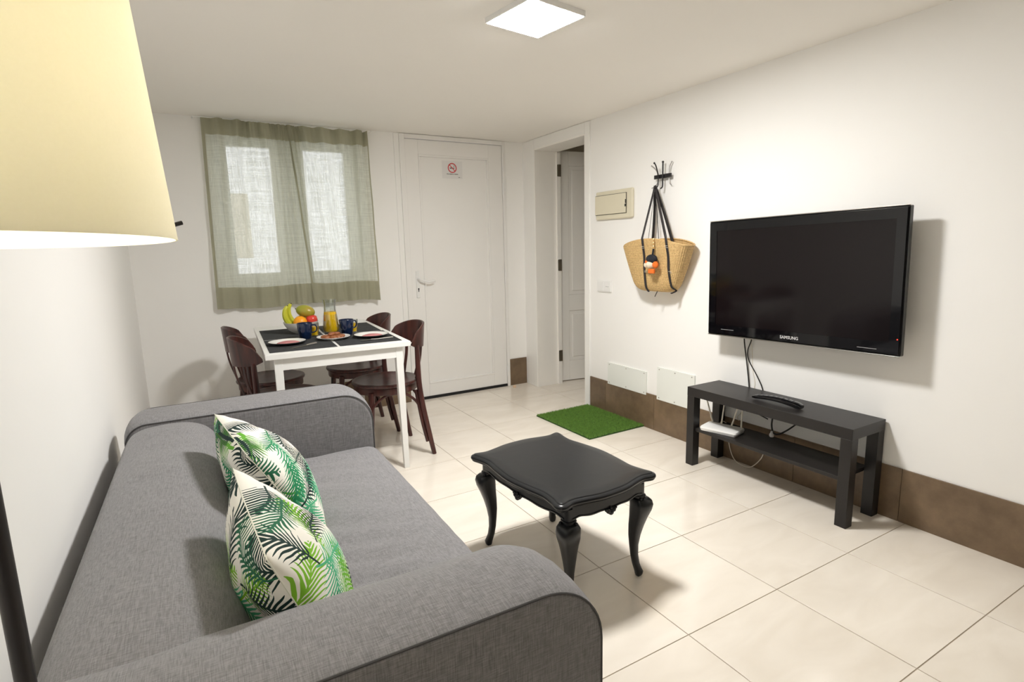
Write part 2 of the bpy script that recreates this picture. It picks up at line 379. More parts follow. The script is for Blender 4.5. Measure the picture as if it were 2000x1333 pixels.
def basis(xa, ya, loc):
    xa, ya = Vector(xa).normalized(), Vector(ya).normalized(); za = xa.cross(ya)
    return Matrix(((xa.x, ya.x, za.x, loc[0]), (xa.y, ya.y, za.y, loc[1]), (xa.z, ya.z, za.z, loc[2]), (0, 0, 0, 1)))

# ------------------------------------------------------------------ room shell
XH = 4.3      # far side of the hallway beyond the open door
fl = struct('floor', 'cream polished ceramic tile floor with thin dark joints', 'floor')
obj('grout_bed', MB().box(L-.12, XH+.1, YB-.1, D+.7, -.08, -.0025), M_grout, fl, flat=True)
tm = {}
i0, i1 = math.floor((L-GX)/TS), math.ceil((XH-GX)/TS); j0, j1 = math.floor((YB-GY)/TS), math.ceil((D+.6-GY)/TS)
g = .0016
for i in range(i0, i1):
    for j in range(j0, j1):
        x0, x1 = max(GX+i*TS, L)+g, min(GX+(i+1)*TS, XH)-g
        y0, y1 = max(GY+j*TS, YB)+g, min(GY+(j+1)*TS, D+.6)-g
        if x1-x0 < .01 or y1-y0 < .01: continue
        if x0 > W+.25 and y1 < 2.85: continue
        w_, h_ = round(x1-x0, 4), round(y1-y0, 4)
        if (w_, h_) not in tm:
            o = obj('tile', MB().box(-w_/2, w_/2, -h_/2, h_/2, -.0085, 0), M_tile, fl, bevel=.0007, seg=1)
            tm[(w_, h_)] = o
        else:
            o = tm[(w_, h_)].copy(); COL.objects.link(o)
        o.location = ((x0+x1)/2, (y0+y1)/2, random.uniform(-.0002, .0002))

ce = struct('ceiling', 'smooth off-white painted ceiling', 'ceiling')
obj('ceiling_slab', MB().box(L-.12, W+.12, YB-.1, D+.25, H, H+.12), M_ceil, ce, flat=True)
wl = struct('wall_left', 'plain white wall behind the grey sofa', 'wall')
obj('plaster', MB().box(L-.12, L, YB-.1, D+.25, -.08, H), M_wall, wl, flat=True)
# back wall with window and door openings
WX0, WX1, WZ0, WZ1 = .215, 1.185, 1.0, 2.06
DX0, DX1, DZ1 = 1.503, 2.421, 2.105
wb = struct('wall_back', 'off-white wall holding the curtained window and the closed white door', 'wall')
mb = MB(); y0, y1 = D, D+.22
mb.box(L, WX0, y0, y1, -.08, H); mb.box(WX0, WX1, y0, y1, -.08, WZ0); mb.box(WX0, WX1, y0, y1, WZ1, H)
mb.box(WX1, DX0, y0, y1, -.08, H); mb.box(DX0, DX1, y0, y1, DZ1, H); mb.box(DX1, W+.0, y0, y1, -.08, H)
obj('plaster', mb, M_wall, wb, flat=True)
# right wall with doorway
RY0, RY1, RZ1 = 3.385, 4.10, 2.045
wr = struct('wall_right', 'bright white wall carrying the television and the straw bag', 'wall')
mb = MB(); x0, x1 = W, W+.22
mb.box(x0, x1, YB-.1, RY0, -.08, H); mb.box(x0, x1, RY0, RY1, RZ1, H); mb.box(x0, x1, RY1, D+.22, -.08, H)
obj('plaster', mb, M_wall, wr, flat=True)
wf = struct('wall_front', 'unseen grey wall behind the viewpoint, darkened to cut the fill light', 'wall')
obj('plaster', MB().box(L, W, YB-.1, YB, -.08, H), pmat('fill_cut_grey', (.22, .20, .18), .8, noise=.02), wf, flat=True)  # unseen wall; its dark grey is chosen to weaken bounce light from behind
# hallway beyond the doorway
wh = struct('wall_hallway', 'dim beige hallway walls beyond the open doorway', 'wall')
M_hall = pmat('hall_paint', (.80, .76, .68), .8, noise=.02)
mb = MB(); mb.box(W+.22, XH, D+.6, D+.7, -.08, 2.6); mb.box(XH, XH+.1, 2.8, D+.7, -.08, 2.6); mb.box(W+.22, XH, 2.8, 2.9, -.08, 2.6)
mb.box(W+.12, W+.22, 2.8, D+.7, H, 2.6); mb.box(W+.12, W+.22, D+.22, D+.7, -.08, H); mb.box(W+.12, XH+.1, 2.8, D+.7, 2.6, 2.7)
obj('plaster', mb, M_hall, wh, flat=True)

# skirting: brown tiles, one object each
SZ = .242
bs = struct('baseboard_right', 'tall brown stone-look skirting tiles along the television wall', 'skirting')
ys = [3.336, 3.15, 2.65, 2.15, 1.645, 1.145, .645, .145, -.355, -.855, -1.355, YB]
for a, b in zip(ys, ys[1:]):
    obj('tile', MB().box(-.009, 0, -(a-b)/2+.001, (a-b)/2-.001, 0, SZ), M_brown, bs, bevel=.0008, seg=1, loc=(W, (a+b)/2, 0))
bb = struct('baseboard_back', 'tall brown stone-look skirting tiles under the window and beside the door', 'skirting')
for a, b in ((L+.009, .1), (.1, .6), (.6, 1.1), (1.1, 1.492), (2.433, 2.610)):
    obj('tile', MB().box(-(b-a)/2+.001, (b-a)/2-.001, -.009, 0, 0, SZ), M_brown, bb, bevel=.0008, seg=1, loc=((a+b)/2, D, 0))

# ------------------------------------------------------------------ window behind the curtains
wn = struct('window_1', 'white two-sash window glowing with daylight behind the curtains', 'window')
mb = MB(); yw = D+.07; fw = .045
mb.box(WX0, WX1, yw, yw+.06, WZ0, WZ0+fw); mb.box(WX0, WX1, yw, yw+.06, WZ1-fw, WZ1)
mb.box(WX0, WX0+fw, yw, yw+.06, WZ0+fw, WZ1-fw); mb.box(WX1-fw, WX1, yw, yw+.06, WZ0+fw, WZ1-fw)
obj('window_frame', mb, M_whitepvc, wn, bevel=.003)
xm = (WX0+WX1)/2
for sx0, sx1 in ((WX0+fw, xm), (xm, WX1-fw)):
    s = MB(); t = .055; ys_ = yw-.012; z0, z1 = WZ0+fw, WZ1-fw
    s.box(sx0+.001, sx1-.001, ys_, ys_+.05, z0, z0+t); s.box(sx0+.001, sx1-.001, ys_, ys_+.05, z1-t, z1)
    tl_, tr_ = (.05, .115) if sx0 < .5 else (.105, .05)
    s.box(sx0+.001, sx0+tl_, ys_, ys_+.05, z0+t, z1-t); s.box(sx1-tr_, sx1-.001, ys_, ys_+.05, z0+t, z1-t)
    so = obj('sash', s, M_whitepvc, wn, bevel=.003)
    obj('pane', MB().box(sx0+tl_, sx1-tr_, ys_+.022, ys_+.026, z0+t, z1-t), M_glass, so, flat=True)
so_ = obj('window_sill', MB().box(WX0-.02, WX1+.02, D-.015, yw, WZ0-.02, WZ0+.001), M_white, wn, bevel=.003)
nb = struct('wall_outside', 'pale beige house wall seen dimly through the window', 'wall')
obj('plaster', MB().box(-.35, .34, 5.4, 5.6, 1.2, 2.25).box(-.35, .52, 5.42, 5.6, 1.2, 1.75), pmat('outside_render', (.80, .74, .62), .9, noise=.1, nscale=4), nb, flat=True)

# ------------------------------------------------------------------ door 1 (closed, back wall)
d1 = struct('door_1', 'closed white panelled entrance door with a no-smoking notice', 'door')
mb = MB(); cf = .042
mb.box(DX0, DX0+cf, D-.018, D+.06, 0, 2.12); mb.box(2.404, 2.43, D-.018, D+.06, 0, 2.12); mb.box(DX0+cf, 2.404, D-.018, D+.06, 2.087, 2.12)
obj('door_frame', mb, M_whitepvc, d1, bevel=.003)
mb = MB().box(1.462, DX0, D-.008, D, 0, 2.122).box(2.43, 2.44, D-.008, D, 0, 2.122)
obj('architrave', mb, M_white, d1, bevel=.002)
lx0, lx1, lz0, lz1 = 1.548, 2.401, .022, 2.084; px0, px1, pz0, pz1 = 1.655, 2.275, .125, 1.975
mb = MB(); yl = D-.006
mb.box(lx0, px0, yl, D+.045, lz0, lz1); mb.box(px1, lx1, yl, D+.045, lz0, lz1); mb.box(px0, px1, yl, D+.045, lz0, pz0); mb.box(px0, px1, yl, D+.045, pz1, lz1)
leaf = obj('door_leaf', mb, M_whitepvc, d1, bevel=.0025)
obj('door_panel', MB().box(px0, px1, D+.008, D+.03, pz0, pz1), M_whitepvc, d1)
mb = MB(); q = .016
for a, b, c, d in ((px0, px1, pz0, pz0+q), (px0, px1, pz1-q, pz1), (px0, px0+q, pz0+q, pz1-q), (px1-q, px1, pz0+q, pz1-q)): mb.box(a, b, yl-.003, D+.010, c, d)
obj('panel_molding', mb, M_whitepvc, d1, bevel=.004, seg=3)
obj('threshold_seal', MB().box(lx0, lx1, D-.012, D+.045, 0, .021), M_dark, d1)
hp = obj('lock_plate', MB().box(1.583, 1.613, yl-.009, yl, .852, 1.07), M_whiteplastic, d1, bevel=.004, seg=3)
path = spline([(1.598, yl-.006, 1.005), (1.600, yl-.045, 1.003), (1.615, yl-.052, .997), (1.66, yl-.052, .982), (1.70, yl-.052, .984), (1.728, yl-.050, .99)], 6)
obj('lever', MB().tube(path, [.008]*len(path), 10), M_whiteplastic, hp)
obj('keyhole', MB().tube([(1.600, yl-.0095, .925), (1.600, yl-.0105, .925)], .006, 12).box(1.597, 1.603, yl-.0105, yl-.0095, .902, .925), M_dark, hp)
for z in (1.925, 1.73, .98, .14):
    obj('hinge', MB().tube([(2.402, D-.023, z-.045), (2.402, D-.023, z+.045)], .007, 10).tube([(2.402, D-.023, z-.05), (2.402, D-.023, z+.05)], .0045, 8), M_whiteplastic, d1, flat=False)

# notice on the door
sg = thing('no_smoking_sign', 'white paper no-smoking notice with a red ring taped to the closed door', 'sign', (1.948, yl-.0005+.014, 1.87))
obj('sheet', MB().box(-.09, .09, -.0006, 0, -.069, .069), M_paper, sg, flat=True)
def ring(mb, c, r0, r1, n=40, y=0, y2=-.0005):
    rs = [[(c[0]+r*math.cos(2*PI*j/n), yy, c[1]+r*math.sin(2*PI*j/n)) for j in range(n)] for r, yy in ((r0, y), (r0, y2), (r1, y2), (r1, y))]
    mb.loft(rs+[rs[0]], caps=False)
mb = MB(); ring(mb, (.0, .015), .031, .039, y=-.0006, y2=-.0012)
A = Matrix.Translation((0, -.0009, .015)) @ Matrix.Rotation(math.radians(45), 4, 'Y')
mb.box(-.033, .033, -.0004, .0002, -.0035, .0035, A)
obj('prohibition_ring', mb, M_red, sg, flat=True)
mb = MB().box(-.022, .012, -.0009, -.0006, .010, .017).box(.014, .018, -.0009, -.0006, .010, .017).box(.02, .0215, -.0009, -.0006, .010, .017)
mb.tube(spline([(.014, -.0008, .021), (.010, -.0008, .027), (.016, -.0008, .031), (.012, -.0008, .038)], 4), .0009, 5)
mb.tube(spline([(.020, -.0008, .021), (.017, -.0008, .026), (.023, -.0008, .030), (.02, -.0008, .036)], 4), .0009, 5)
obj('cigarette_pictogram', mb, M_ink, sg, flat=True)
text('lettering', 'PROHIBIDO FUMAR', .0115, M_ink, sg, basis((1, 0, 0), (0, 0, 1), (0, -.0008, -.034)), .0002, .0002)
obj('corner_mark', MB().box(.055, .063, -.0009, -.0006, -.060, -.055).box(.066, .078, -.0009, -.0006, -.058, -.057), M_ink, sg, flat=True)

# small stop on the floor by the skirting
ds = obj('door_stop', MB().lathe([(.012, 0), (.014, .003), (.014, .016), (.011, .02)], 16), pmat('pale_wood', (.75, .55, .38), .5, noise=.1), bevel=0, loc=(2.425, 4.19, 0))
tag(ds, 'tiny pale wooden doorstop on the tiles beside the closed door', 'doorstop')

# ------------------------------------------------------------------ door 2 (open doorway in the right wall)
d2 = struct('door_2', 'open white door in a wide white casing leading to a dim hallway', 'door')
mb = MB()
cy0, cy1, cz = 3.338, 4.165, 2.121
mb.box(W-.014, W, cy0, 3.392, 0, cz); mb.box(W-.014, W, 4.083, cy1, 0, cz); mb.box(W-.014, W, 3.392, 4.083, 2.04, cz)
obj('casing', mb, M_white, d2, bevel=.004, seg=3)
mb = MB().box(W-.008, W, cy1+.001, 4.262, 0, cz-.01)
obj('filler_strip', mb, M_wall, d2, bevel=.001)
mb = MB(); xj = W+.222
mb.box(W-.012, xj, RY0, 3.40, 0, 2.04); mb.box(W-.012, xj, 4.078, RY1, 0, 2.04); mb.box(W-.012, xj, 3.40, 4.078, 2.03, RZ1)
mb.box(xj-.02, xj+.02, 4.06, 4.078, 0, 2.03)
obj('jamb', mb, M_doorpaint, d2, bevel=.002)
# leaf, swung into the hallway
ang = math.radians(-8.5)
A = Matrix.Translation((2.862, 4.128, 0)) @ Matrix.Rotation(ang, 4, 'Z')
Lw, t0, t1 = .69, 0.0, .038
mb = MB()
a0, a1 = .115, Lw-.115
zs = [(.19, .655), (.80, 1.93)]
mb.box(0, a0, t0, t1, .008, 2.05, A); mb.box(a1, Lw, t0, t1, .008, 2.05, A)
mb.box(a0, a1, t0, t1, .008, zs[0][0], A); mb.box(a0, a1, t0, t1, zs[0][1], zs[1][0], A); mb.box(a0, a1, t0, t1, zs[1][1], 2.05, A)
lf = obj('door_leaf', mb, M_doorpaint, d2, bevel=.002)
for z0, z1 in zs:
    mb = MB().box(a0, a1, .010, .028, z0, z1, A)
    mb.box(a0+.035, a1-.035, .003, .012, z0+.035, z1-.035, A)
    obj('door_panel', mb, M_doorpaint, d2, bevel=.005, seg=2)
for z in (1.876, 1.073, .262):
    obj('hinge', MB().box(W+.215, W+.243, 4.056, 4.059, z-.05, z+.05).tube([(W+.243, 4.062+.03, z-.05), (W+.243, 4.062+.03, z+.05)], .008, 10).box(W+.205, W+.243, 4.057, 4.06, z-.048, z+.048).box(0, .03, -.002, 0, z-.05, z+.05, A), M_hinge, d2, flat=True)

# ------------------------------------------------------------------ things on the right wall
def wall_root(name, label, cat, y, z, group=None): return thing(name, label, cat, (W, y, z), 0, group)
eb = wall_root('fuse_box', 'beige plastic fuse box cover on the wall beside the open doorway', 'fuse box', 3.062, 1.513)
obj('housing', MB().box(-.022, 0, -.192, .192, -.098, .098), M_beigeplastic, eb, bevel=.010, seg=3)
lid = obj('lid', MB().box(-.030, -.021, -.135, .188, -.062, .068), M_beigeplastic, eb, bevel=.002)
obj('lid_gap', MB().box(-.0245, -.0215, -.1385, .190, -.0650, -.0625).box(-.0245, -.0215, -.1385, .190, .0685, .071).box(-.0245, -.0215, -.1385, -.1355, -.0645, .071), M_dark, eb, flat=True)
obj('latch', MB().box(-.032, -.029, -.139, -.128, -.022, -.004).box(-.032, -.029, -.139, -.132, .000, .026), M_dark, eb, bevel=.001)
sk = wall_root('wall_socket', 'white double switch and socket plate low beside the open doorway', 'socket', 3.172, .942)
obj('plate', MB().box(-.010, 0, -.078, .078, -.041, .041), M_whiteplastic, sk, bevel=.004, seg=3)
obj('rocker', MB().box(-.0135, -.010, .006, .070, -.033, .033), M_whiteplastic, sk, bevel=.002)
obj('socket_face', MB().box(-.0125, -.010, -.070, -.006, -.033, .033), M_whiteplastic, sk, bevel=.002)
mb = MB()
for dz in (-.009, .009): mb.tube([(-.0120, -.038+dz, .0), (-.0130, -.038+dz, 0)], .0028, 8)
obj('socket_hole', mb, M_dark, sk)
def plate(y0, y1, z0, z1, label, tilt=0):
    r = wall_root('cover_plate', label, 'cover plate', (y0+y1)/2, (z0+z1)/2, 'blank cover plates on the television wall')
    hw, hh = (y1-y0)/2, (z1-z0)/2
    obj('panel', MB().box(-.0135, -.0095, -hw, hw, -hh, hh).box(-.0095, 0, -hw+.002, hw-.002, max(-hh, SZ-(z0+z1)/2)+.002, hh-.002), M_plate, r, bevel=.001)
    for sy, sz in ((-hw+.02, hh-.015), (0, hh-.015), (hw-.02, hh-.015), (-hw+.02, -hh+.015), (0, -hh+.015), (hw-.02, -hh+.015)):
        obj('screw', MB().tube([(-.0135, sy, sz), (-.0155, sy, sz)], .004, 8), M_steel, r)
plate(2.722, 3.122, .228, .390, 'pale blank cover plate beside the skirting end, nearest the open doorway')
plate(2.308, 2.622, .222, .442, 'taller pale blank cover plate just before the black television bench')

# ------------------------------------------------------------------ coat rack, straw bag
cr_ = wall_root('coat_rack', 'small black metal wall rack with curved hooks above the straw bag', 'coat rack', 2.592, 1.647)
obj('rail', MB().box(-.035, -.024, -.072, .068, -.012, .012).box(-.024, 0, -.02, .02, -.009, .009), M_blackmetal, cr_, bevel=.002)
def hook(pts, r, m):
    p = spline(pts, 6); obj('hook', MB().tube(p, r, 8).ball(p[0], r*1.6, n=10, m=6), m, cr_)
hook([(-.095, .005, .075), (-.075, .012, .062), (-.048, .022, .02), (-.04, .025, -.02), (-.043, .026, -.055), (-.06, .024, -.068), (-.078, .02, -.058)], .0038, M_blackmetal)
hook([(-.040, -.012, .083), (-.040, -.012, .05), (-.040, -.012, -.02), (-.041, -.012, -.062), (-.055, -.012, -.075)], .0045, M_blackmetal)
M_greymetal = pmat('grey_metal', (.42, .41, .40), .35, metal=.7, noise=.05)
hook([(-.02, .105, .075), (-.02, .075, .055), (-.02, .05, .02), (-.02, .045, -.02), (-.02, .065, -.05), (-.02, .1, -.062)], .003, M_greymetal)
hook([(-.02, -.065, .078), (-.02, -.05, .055), (-.02, -.045, .02), (-.02, -.045, -.02), (-.02, -.052, -.045), (-.02, -.065, -.058)], .003, M_greymetal)

bag = thing('straw_bag', 'woven straw tote bag with long black straps hanging from the wall rack', 'bag', (0, 0, 0))
BX = 2.605
def bag_dims(t):  # t 0 bottom, 1 top
    hw = .150+.118*t**.8; dp = .115+.055*t; yc = 2.578-.022*t
    if t < .20:
        s_ = math.sqrt(max(0, 1-(1-t/.20)**2)); hw = hw*(.76+.24*s_); dp = dp*(.75+.25*s_)
    return hw, dp, yc
def bag_pt(t, a, inset=0):
    hw, dp, yc = bag_dims(t); hw -= inset; dp -= inset*2
    ca, sa = math.cos(a), math.sin(a); e = .62
    y = yc+hw*math.copysign(abs(ca)**e, ca); x = BX-.003-dp/2-inset*.0-(dp/2)*math.copysign(abs(sa)**e, sa)
    zt = 1.222+.045*max(0, 1-((y-yc)/max(hw, .01))**2)
    rib = .0016*math.cos(a*46) if inset == 0 and .05 < t < .99 else 0
    x -= rib*sa; y += rib*ca
    return Vector((x, y, .945+(zt-.945)*t))
NA = 184
ts = [0, .01, .03, .06, .09, .12]+[.12+.88*i/22 for i in range(1, 23)]
rings = [[bag_pt(t, 2*PI*j/NA) for j in range(NA)] for t in ts]
rings += [[bag_pt(t, 2*PI*j/NA, .007) for j in range(NA)] for t in (1, .8, .5, .2, .1)]
bd = obj('basket_body', MB().loft(rings), M_straw, bag, smooth=60)
mb = MB(); rim = [bag_pt(1, 2*PI*j/96, .003)+Vector((0, 0, .001)) for j in range(96)]; mb.tube(rim+[rim[0]], .005, 8, caps=False)
obj('rim', mb, M_straw, bag)
HK = Vector((W-.055, 2.628, 1.592))
def front(y, z):  # front face of the bag at y,z
    best = None
    t = min(1, max(0, (z-.945)/(1.255-.945)))
    for k in range(60):
        a = PI*k/59; p = bag_pt(t, a)
        if best is None or abs(p.y-y) < abs(best.y-y): best = p
    return Vector((best.x-.004, y, z))
for ya, yb, yback in ((2.592, 2.612, 2.665), (2.400, 2.420, 2.49)):
    pts = [Vector((BX-.10, yb-.003, .9425)), front(yb-.001, .956), front(yb-.004, .985), front((ya+yb)/2, 1.08), front(ya, 1.16), front(ya, 1.235), Vector((front(ya, 1.25).x-.003, ya, 1.272))]
    p1 = spline(pts, 5)
    p2 = [p1[-1].lerp(HK, k/10) for k in range(1, 11)]
    bk = Vector((BX-.022, yback, 1.235)); p3 = [HK.lerp(bk, k/10)+Vector((.006*math.sin(PI*k/10), 0, .003)) for k in range(1, 11)]
    st = obj('strap', MB().tube(p1+p2+p3, .0088, 8, up=(0, 1, 0), flat=.4), M_strap, bag)
    for z in (1.225, 1.215, 1.075, 1.067):
        p = front(ya, z); obj('stitch', MB().tube([p+Vector((-.004, -.012, 0)), p+Vector((-.004, .012, 0))], .0011, 6), M_cream, st)
mb = MB().tube([HK+Vector((0, .0, 0)), Vector((BX-.16, 2.56, 1.25))], .0015, 6).tube([HK, Vector((BX-.03, 2.60, 1.25))], .0022, 6)
obj('cord', mb, M_strap, bag)
obj('strap_end', MB().tube([(BX-.10, 2.535, .947), (BX-.105, 2.55, .915)], .005, 8, flat=.5), M_strap, bag)
CS = 1.22
ch = thing('pompom_charm', 'orange, cream and black woollen charm hanging on the front of the straw bag', 'charm', (BX-.190, 2.496, 1.118))
obj('cap', MB().ball((0, .0, .026), .036, (.55, 1, .62), 18, 10).tube([(.006, 0, .04), (.008, -.004, .075)], .005, 8), M_fluffbk, ch)
obj('pompom', MB().ball((-.004, .008, -.002), .024, (.8, 1, .75)), M_fluffwh, ch)
obj('pompom', MB().ball((-.002, -.028, -.002), .017, (.8, 1, 1)), M_fluffor, ch)
obj('pompom', MB().ball((-.002, .022, .012), .016, (.8, 1.2, .8)), M_fluffor, ch)
obj('pompom', MB().ball((.0, .038, -.004), .013, (.8, 1, 1)), M_fluffwh, ch)
ch.scale = (1.1, CS, CS)
obj('tassel', MB().box(-.008, .006, -.022, .018, -.045, -.022), M_fluffor, ch, bevel=.004)
mb = MB()
for k in range(5):
    A = Matrix.Translation((.008, -.006, .084+k*.009)) @ Matrix.Rotation(PI/2*(k % 2), 4, 'Z')
    mb.tube([tuple(A @ Vector((.0035*math.cos(2*PI*j/10), 0, .0065*math.sin(2*PI*j/10)))) for j in range(11)], .0012, 5, caps=False)
obj('clip', mb, M_gold, ch)

# ------------------------------------------------------------------ television
tv = thing('television', 'black flat television mounted on a bracket on the white wall', 'television', (W, 1.642, 1.052)); tv.rotation_euler = (-.0206, 0, 0)
XF = 2.496-W
hw, hh = .4925, .3065
mb = MB()
def rrect(x, hw, hh, r, n=6, yo=0, zo=0):
    out = []
    for cy_, cz_, a0 in ((hw-r, hh-r, 0), (-hw+r, hh-r, PI/2), (-hw+r, -hh+r, PI), (hw-r, -hh+r, 1.5*PI)):
        for k in range(n+1):
            a = a0+PI/2*k/n; out.append((x, yo+cy_+r*math.cos(a), zo+cz_+r*math.sin(a)))
    return out
mb.loft([rrect(XF+.003, hw-.001, hh-.001, .006), rrect(XF+.022, hw, hh, .006), rrect(XF+.035, hw-.02, hh-.02, .01), rrect(XF+.07, hw-.07, hh-.06, .02)])
obj('casing', mb, M_gloss, tv)
mb = MB(); s0, s1, s2, s3 = -.446, .440, -.250, .256
mb.loft([rrect(XF+.003, hw-.003, hh-.003, .005), rrect(XF-.004, hw-.009, hh-.008, .004)], caps=False)
B0 = rrect(XF-.004, hw-.009, hh-.008, .004)
mb.box(XF-.004, XF+.002, s1, hw-.009, -hh+.008, hh-.008); mb.box(XF-.004, XF+.002, -hw+.009, s0, -hh+.008, hh-.008)
mb.box(XF-.004, XF+.002, s0, s1, s3, hh-.008); mb.box(XF-.004, XF+.002, s0, s1, -hh+.008, s2)
bz = obj('bezel', mb, M_gloss, tv)
obj('screen', MB().box(XF-.0015, XF+.003, s0, s1, s2, s3), M_screen, tv, flat=True)
obj('trim_strip', MB().box(XF-.001, XF+.006, -hw+.002, hw-.002, hh-.001, hh+.003), M_steel, tv, bevel=.001)
obj('trim_strip', MB().box(XF-.002, XF+.006, -hw+.002, hw-.002, -hh-.004, -hh+.001), M_steel, tv, bevel=.001)
text('logo', 'SAMSUNG', .021, M_silver, tv, basis((0, -1, 0), (0, 0, 1), (XF-.0045, .0, -.279)), .0003, .0004)
obj('standby_light', MB().ball((XF-.004, -.478, -.235), .0025, n=8, m=6), emat('red_led', (1, .05, .03), 3), tv)
obj('groove_line', MB().box(XF-.0046, XF-.0038, -.40, -.32, -.2845, -.283), M_silver, tv, flat=True)
obj('groove_line', MB().box(XF-.0046, XF-.0038, .32, .40, -.2745, -.273), M_silver, tv, flat=True)
obj('wall_bracket', MB().box(XF+.07, -.008, -.2, .2, -.11, .11).box(-.010, -.002, -.24, .24, -.15, .15), M_blackmetal, tv, bevel=.002)

# ------------------------------------------------------------------ black bench under the television
bn = thing('television_bench', 'low black-brown bench with a thin lower shelf under the television', 'bench', (2.345, 1.2265, 0))
bw, bl = .258, .90
obj('top', MB().box(0, bw, 0, bl, .40, .45), M_black, bn, bevel=.0012)
for x in (0, bw-.05):
    for y in (0, bl-.05):
        obj('leg', MB().box(x+.0005, x+.0495, y+.0005, y+.0495, 0, .40), M_black, bn, bevel=.0012)
obj('shelf', MB().box(.016, bw-.016, .0505, bl-.0505, .202, .220), M_black, bn, bevel=.001)
for y in (.0505, bl-.0505):
    for x in (.03, bw-.03): obj('shelf_pin', MB().tube([(x, y, .198), (x, y+(.012 if y < .4 else -.012), .198)], .004, 8), M_steel, bn)
# router
rt = thing('wifi_router', 'flat white router with four upright antennas on the bench shelf', 'router', (2.436, 1.958, .221), 0.26)
rb = MB()
def slab(cx, cy, z, hx, hy, r, n=5): return [(p[1]+cx, p[2]+cy, z) for p in rrect(0, hx, hy, r, n)]
rb.loft([slab(0, 0, 0, .058, .098, .012), slab(0, 0, .014, .062, .102, .014), slab(0, 0, .022, .059, .099, .013), slab(0, 0, .024, .053, .093, .012)])
obj('housing', rb, M_whiteplastic, rt)
for y, dx, dy, ln in ((.080, .02, .055, .155), (.028, .02, -.006, .155), (-.030, .02, -.030, .155), (-.082, .02, .006, .155)):
    an = MB().tube([(.052, y, .016), (.054, y, .028), (.054+dx*.15, y+dy*.15, .045), (.054+dx, y+dy, .165)], [.0055, .006, .0055, .0042], 10, flat=.8)
    obj('antenna', an, M_cream, rt)
# remote
rm = thing('remote_control', 'black arched remote control lying on top of the bench', 'remote control', (2.432, 1.64, .4505), 0.06)
prof = []
N = 14; rings = []
for k in range(N+1):
    u = k/N; y = .125-.25*u; hx = .020+.005*u; zc = .012+.012*math.sin(PI*u); th = .0095+.005*u
    if k in (0, N): hx *= .8; th *= .6
    zc = max(zc, th)
    rings.append([(hx*math.cos(2*PI*j/16), y, zc+th*math.copysign(abs(math.sin(2*PI*j/16))**.6, math.sin(2*PI*j/16))) for j in range(16)])
obj('shell', MB().loft(rings), M_gloss, rm)
for r_ in range(8):
    for c_ in range(3):
        u = .12+r_*.1; y = .125-.25*u; z = .012+.012*math.sin(PI*u)+.0095+.005*u
        obj('button', MB().box(-.003, .003, -.003, .003, 0, .0016), pmat('button_grey', (.12, .12, .13), .5, noise=.05) if (r_, c_) == (0, 0) else bpy.data.materials['button_grey'], rm, loc=(-.010+c_*.010, y, z-.0008))

# cables
def cable(name, pts, r, m, label, grp=None):
    p = spline(pts, 8); o = obj(name, MB().tube(p, r, 8), m); return tag(o, label, 'cable', grp)
cable('power_cable', [(2.575, 1.95, .765), (2.585, 1.955, .70), (2.60, 1.948, .60), (2.606, 1.935, .50), (2.609, 1.925, .42), (2.6075, 1.90, .33), (2.60, 1.80, .30)], .0034, M_lampcable, 'black cable hanging straight from the television to behind the bench')
cable('signal_cable', [(2.575, 1.918, .768), (2.59, 1.915, .72), (2.600, 1.942, .655), (2.602, 1.935, .60), (2.604, 1.88, .52), (2.6085, 1.845, .45), (2.6085, 1.83, .36), (2.60, 1.80, .315)], .003, M_lampcable, 'black cable curving down from the television to the bench')
cable('antenna_cable', [(2.580, 1.935, .765), (2.6128, 1.930, .68), (2.6135, 1.916, .55), (2.6135, 1.90, .45), (2.6135, 1.97, .30), (2.6125, 2.00, .26), (2.600, 1.98, .245)], .0018, M_cream, 'thin pale cable running down the wall between the two black cables')
cable('plug_lead', [(2.60, 1.77, .33), (2.585, 1.765, .28), (2.575, 1.745, .244), (2.575, 1.715, .246), (2.58, 1.67, .28), (2.60, 1.62, .335)], .0042, M_lampcable, 'thick black lead looping between the bench top and its shelf')
pl = thing('power_plug', 'small white plug lying at the back of the bench shelf', 'plug', (2.57, 1.752, .221))
obj('plug_body', MB().lathe([(.008, 0), (.012, .004), (.012, .014), (.007, .022), (.005, .032)], 14), M_whiteplastic, pl)
obj('pin', MB().tube([(0, -.004, .003), (-.012, -.010, .003)], .002, 8).tube([(0, .006, .003), (-.012, .002, .003)], .002, 8), M_steel, pl)
cable('network_cable', [(2.50, 2.02, .24), (2.545, 2.035, .235), (2.598, 2.045, .19), (2.60, 2.04, .10), (2.585, 1.995, .025), (2.57, 1.93, .006), (2.575, 1.87, .012), (2.595, 1.825, .07), (2.602, 1.81, .13)], .0026, M_cream, 'cream cable drooping in a loop under the bench shelf')

# ------------------------------------------------------------------ grass mat
gm = thing('grass_mat', 'small square of green artificial grass on the tiles by the doorway', 'mat', (2.368, 3.048, 0), .015)
gw, gh = .240, .310
obj('backing', MB().box(-gw, gw, -gh, gh, 0, .008), M_grassbase, gm)
rng = np.random.default_rng(3); nb_ = 26000
bx_ = rng.uniform(-gw, gw, nb_); by_ = rng.uniform(-gh, gh, nb_); an_ = rng.uniform(0, 2*PI, nb_); hh_ = rng.uniform(.008, .014, nb_)
ln_ = rng.uniform(-.004, .004, (nb_, 2)); wd = .0016
V = np.zeros((nb_, 3, 3)); V[:, 0] = np.stack([bx_-wd*np.cos(an_), by_-wd*np.sin(an_), np.full(nb_, .007)], 1); V[:, 1] = np.stack([bx_+wd*np.cos(an_), by_+wd*np.sin(an_), np.full(nb_, .007)], 1)
V[:, 2] = np.stack([bx_+ln_[:, 0], by_+ln_[:, 1], .008+hh_], 1)
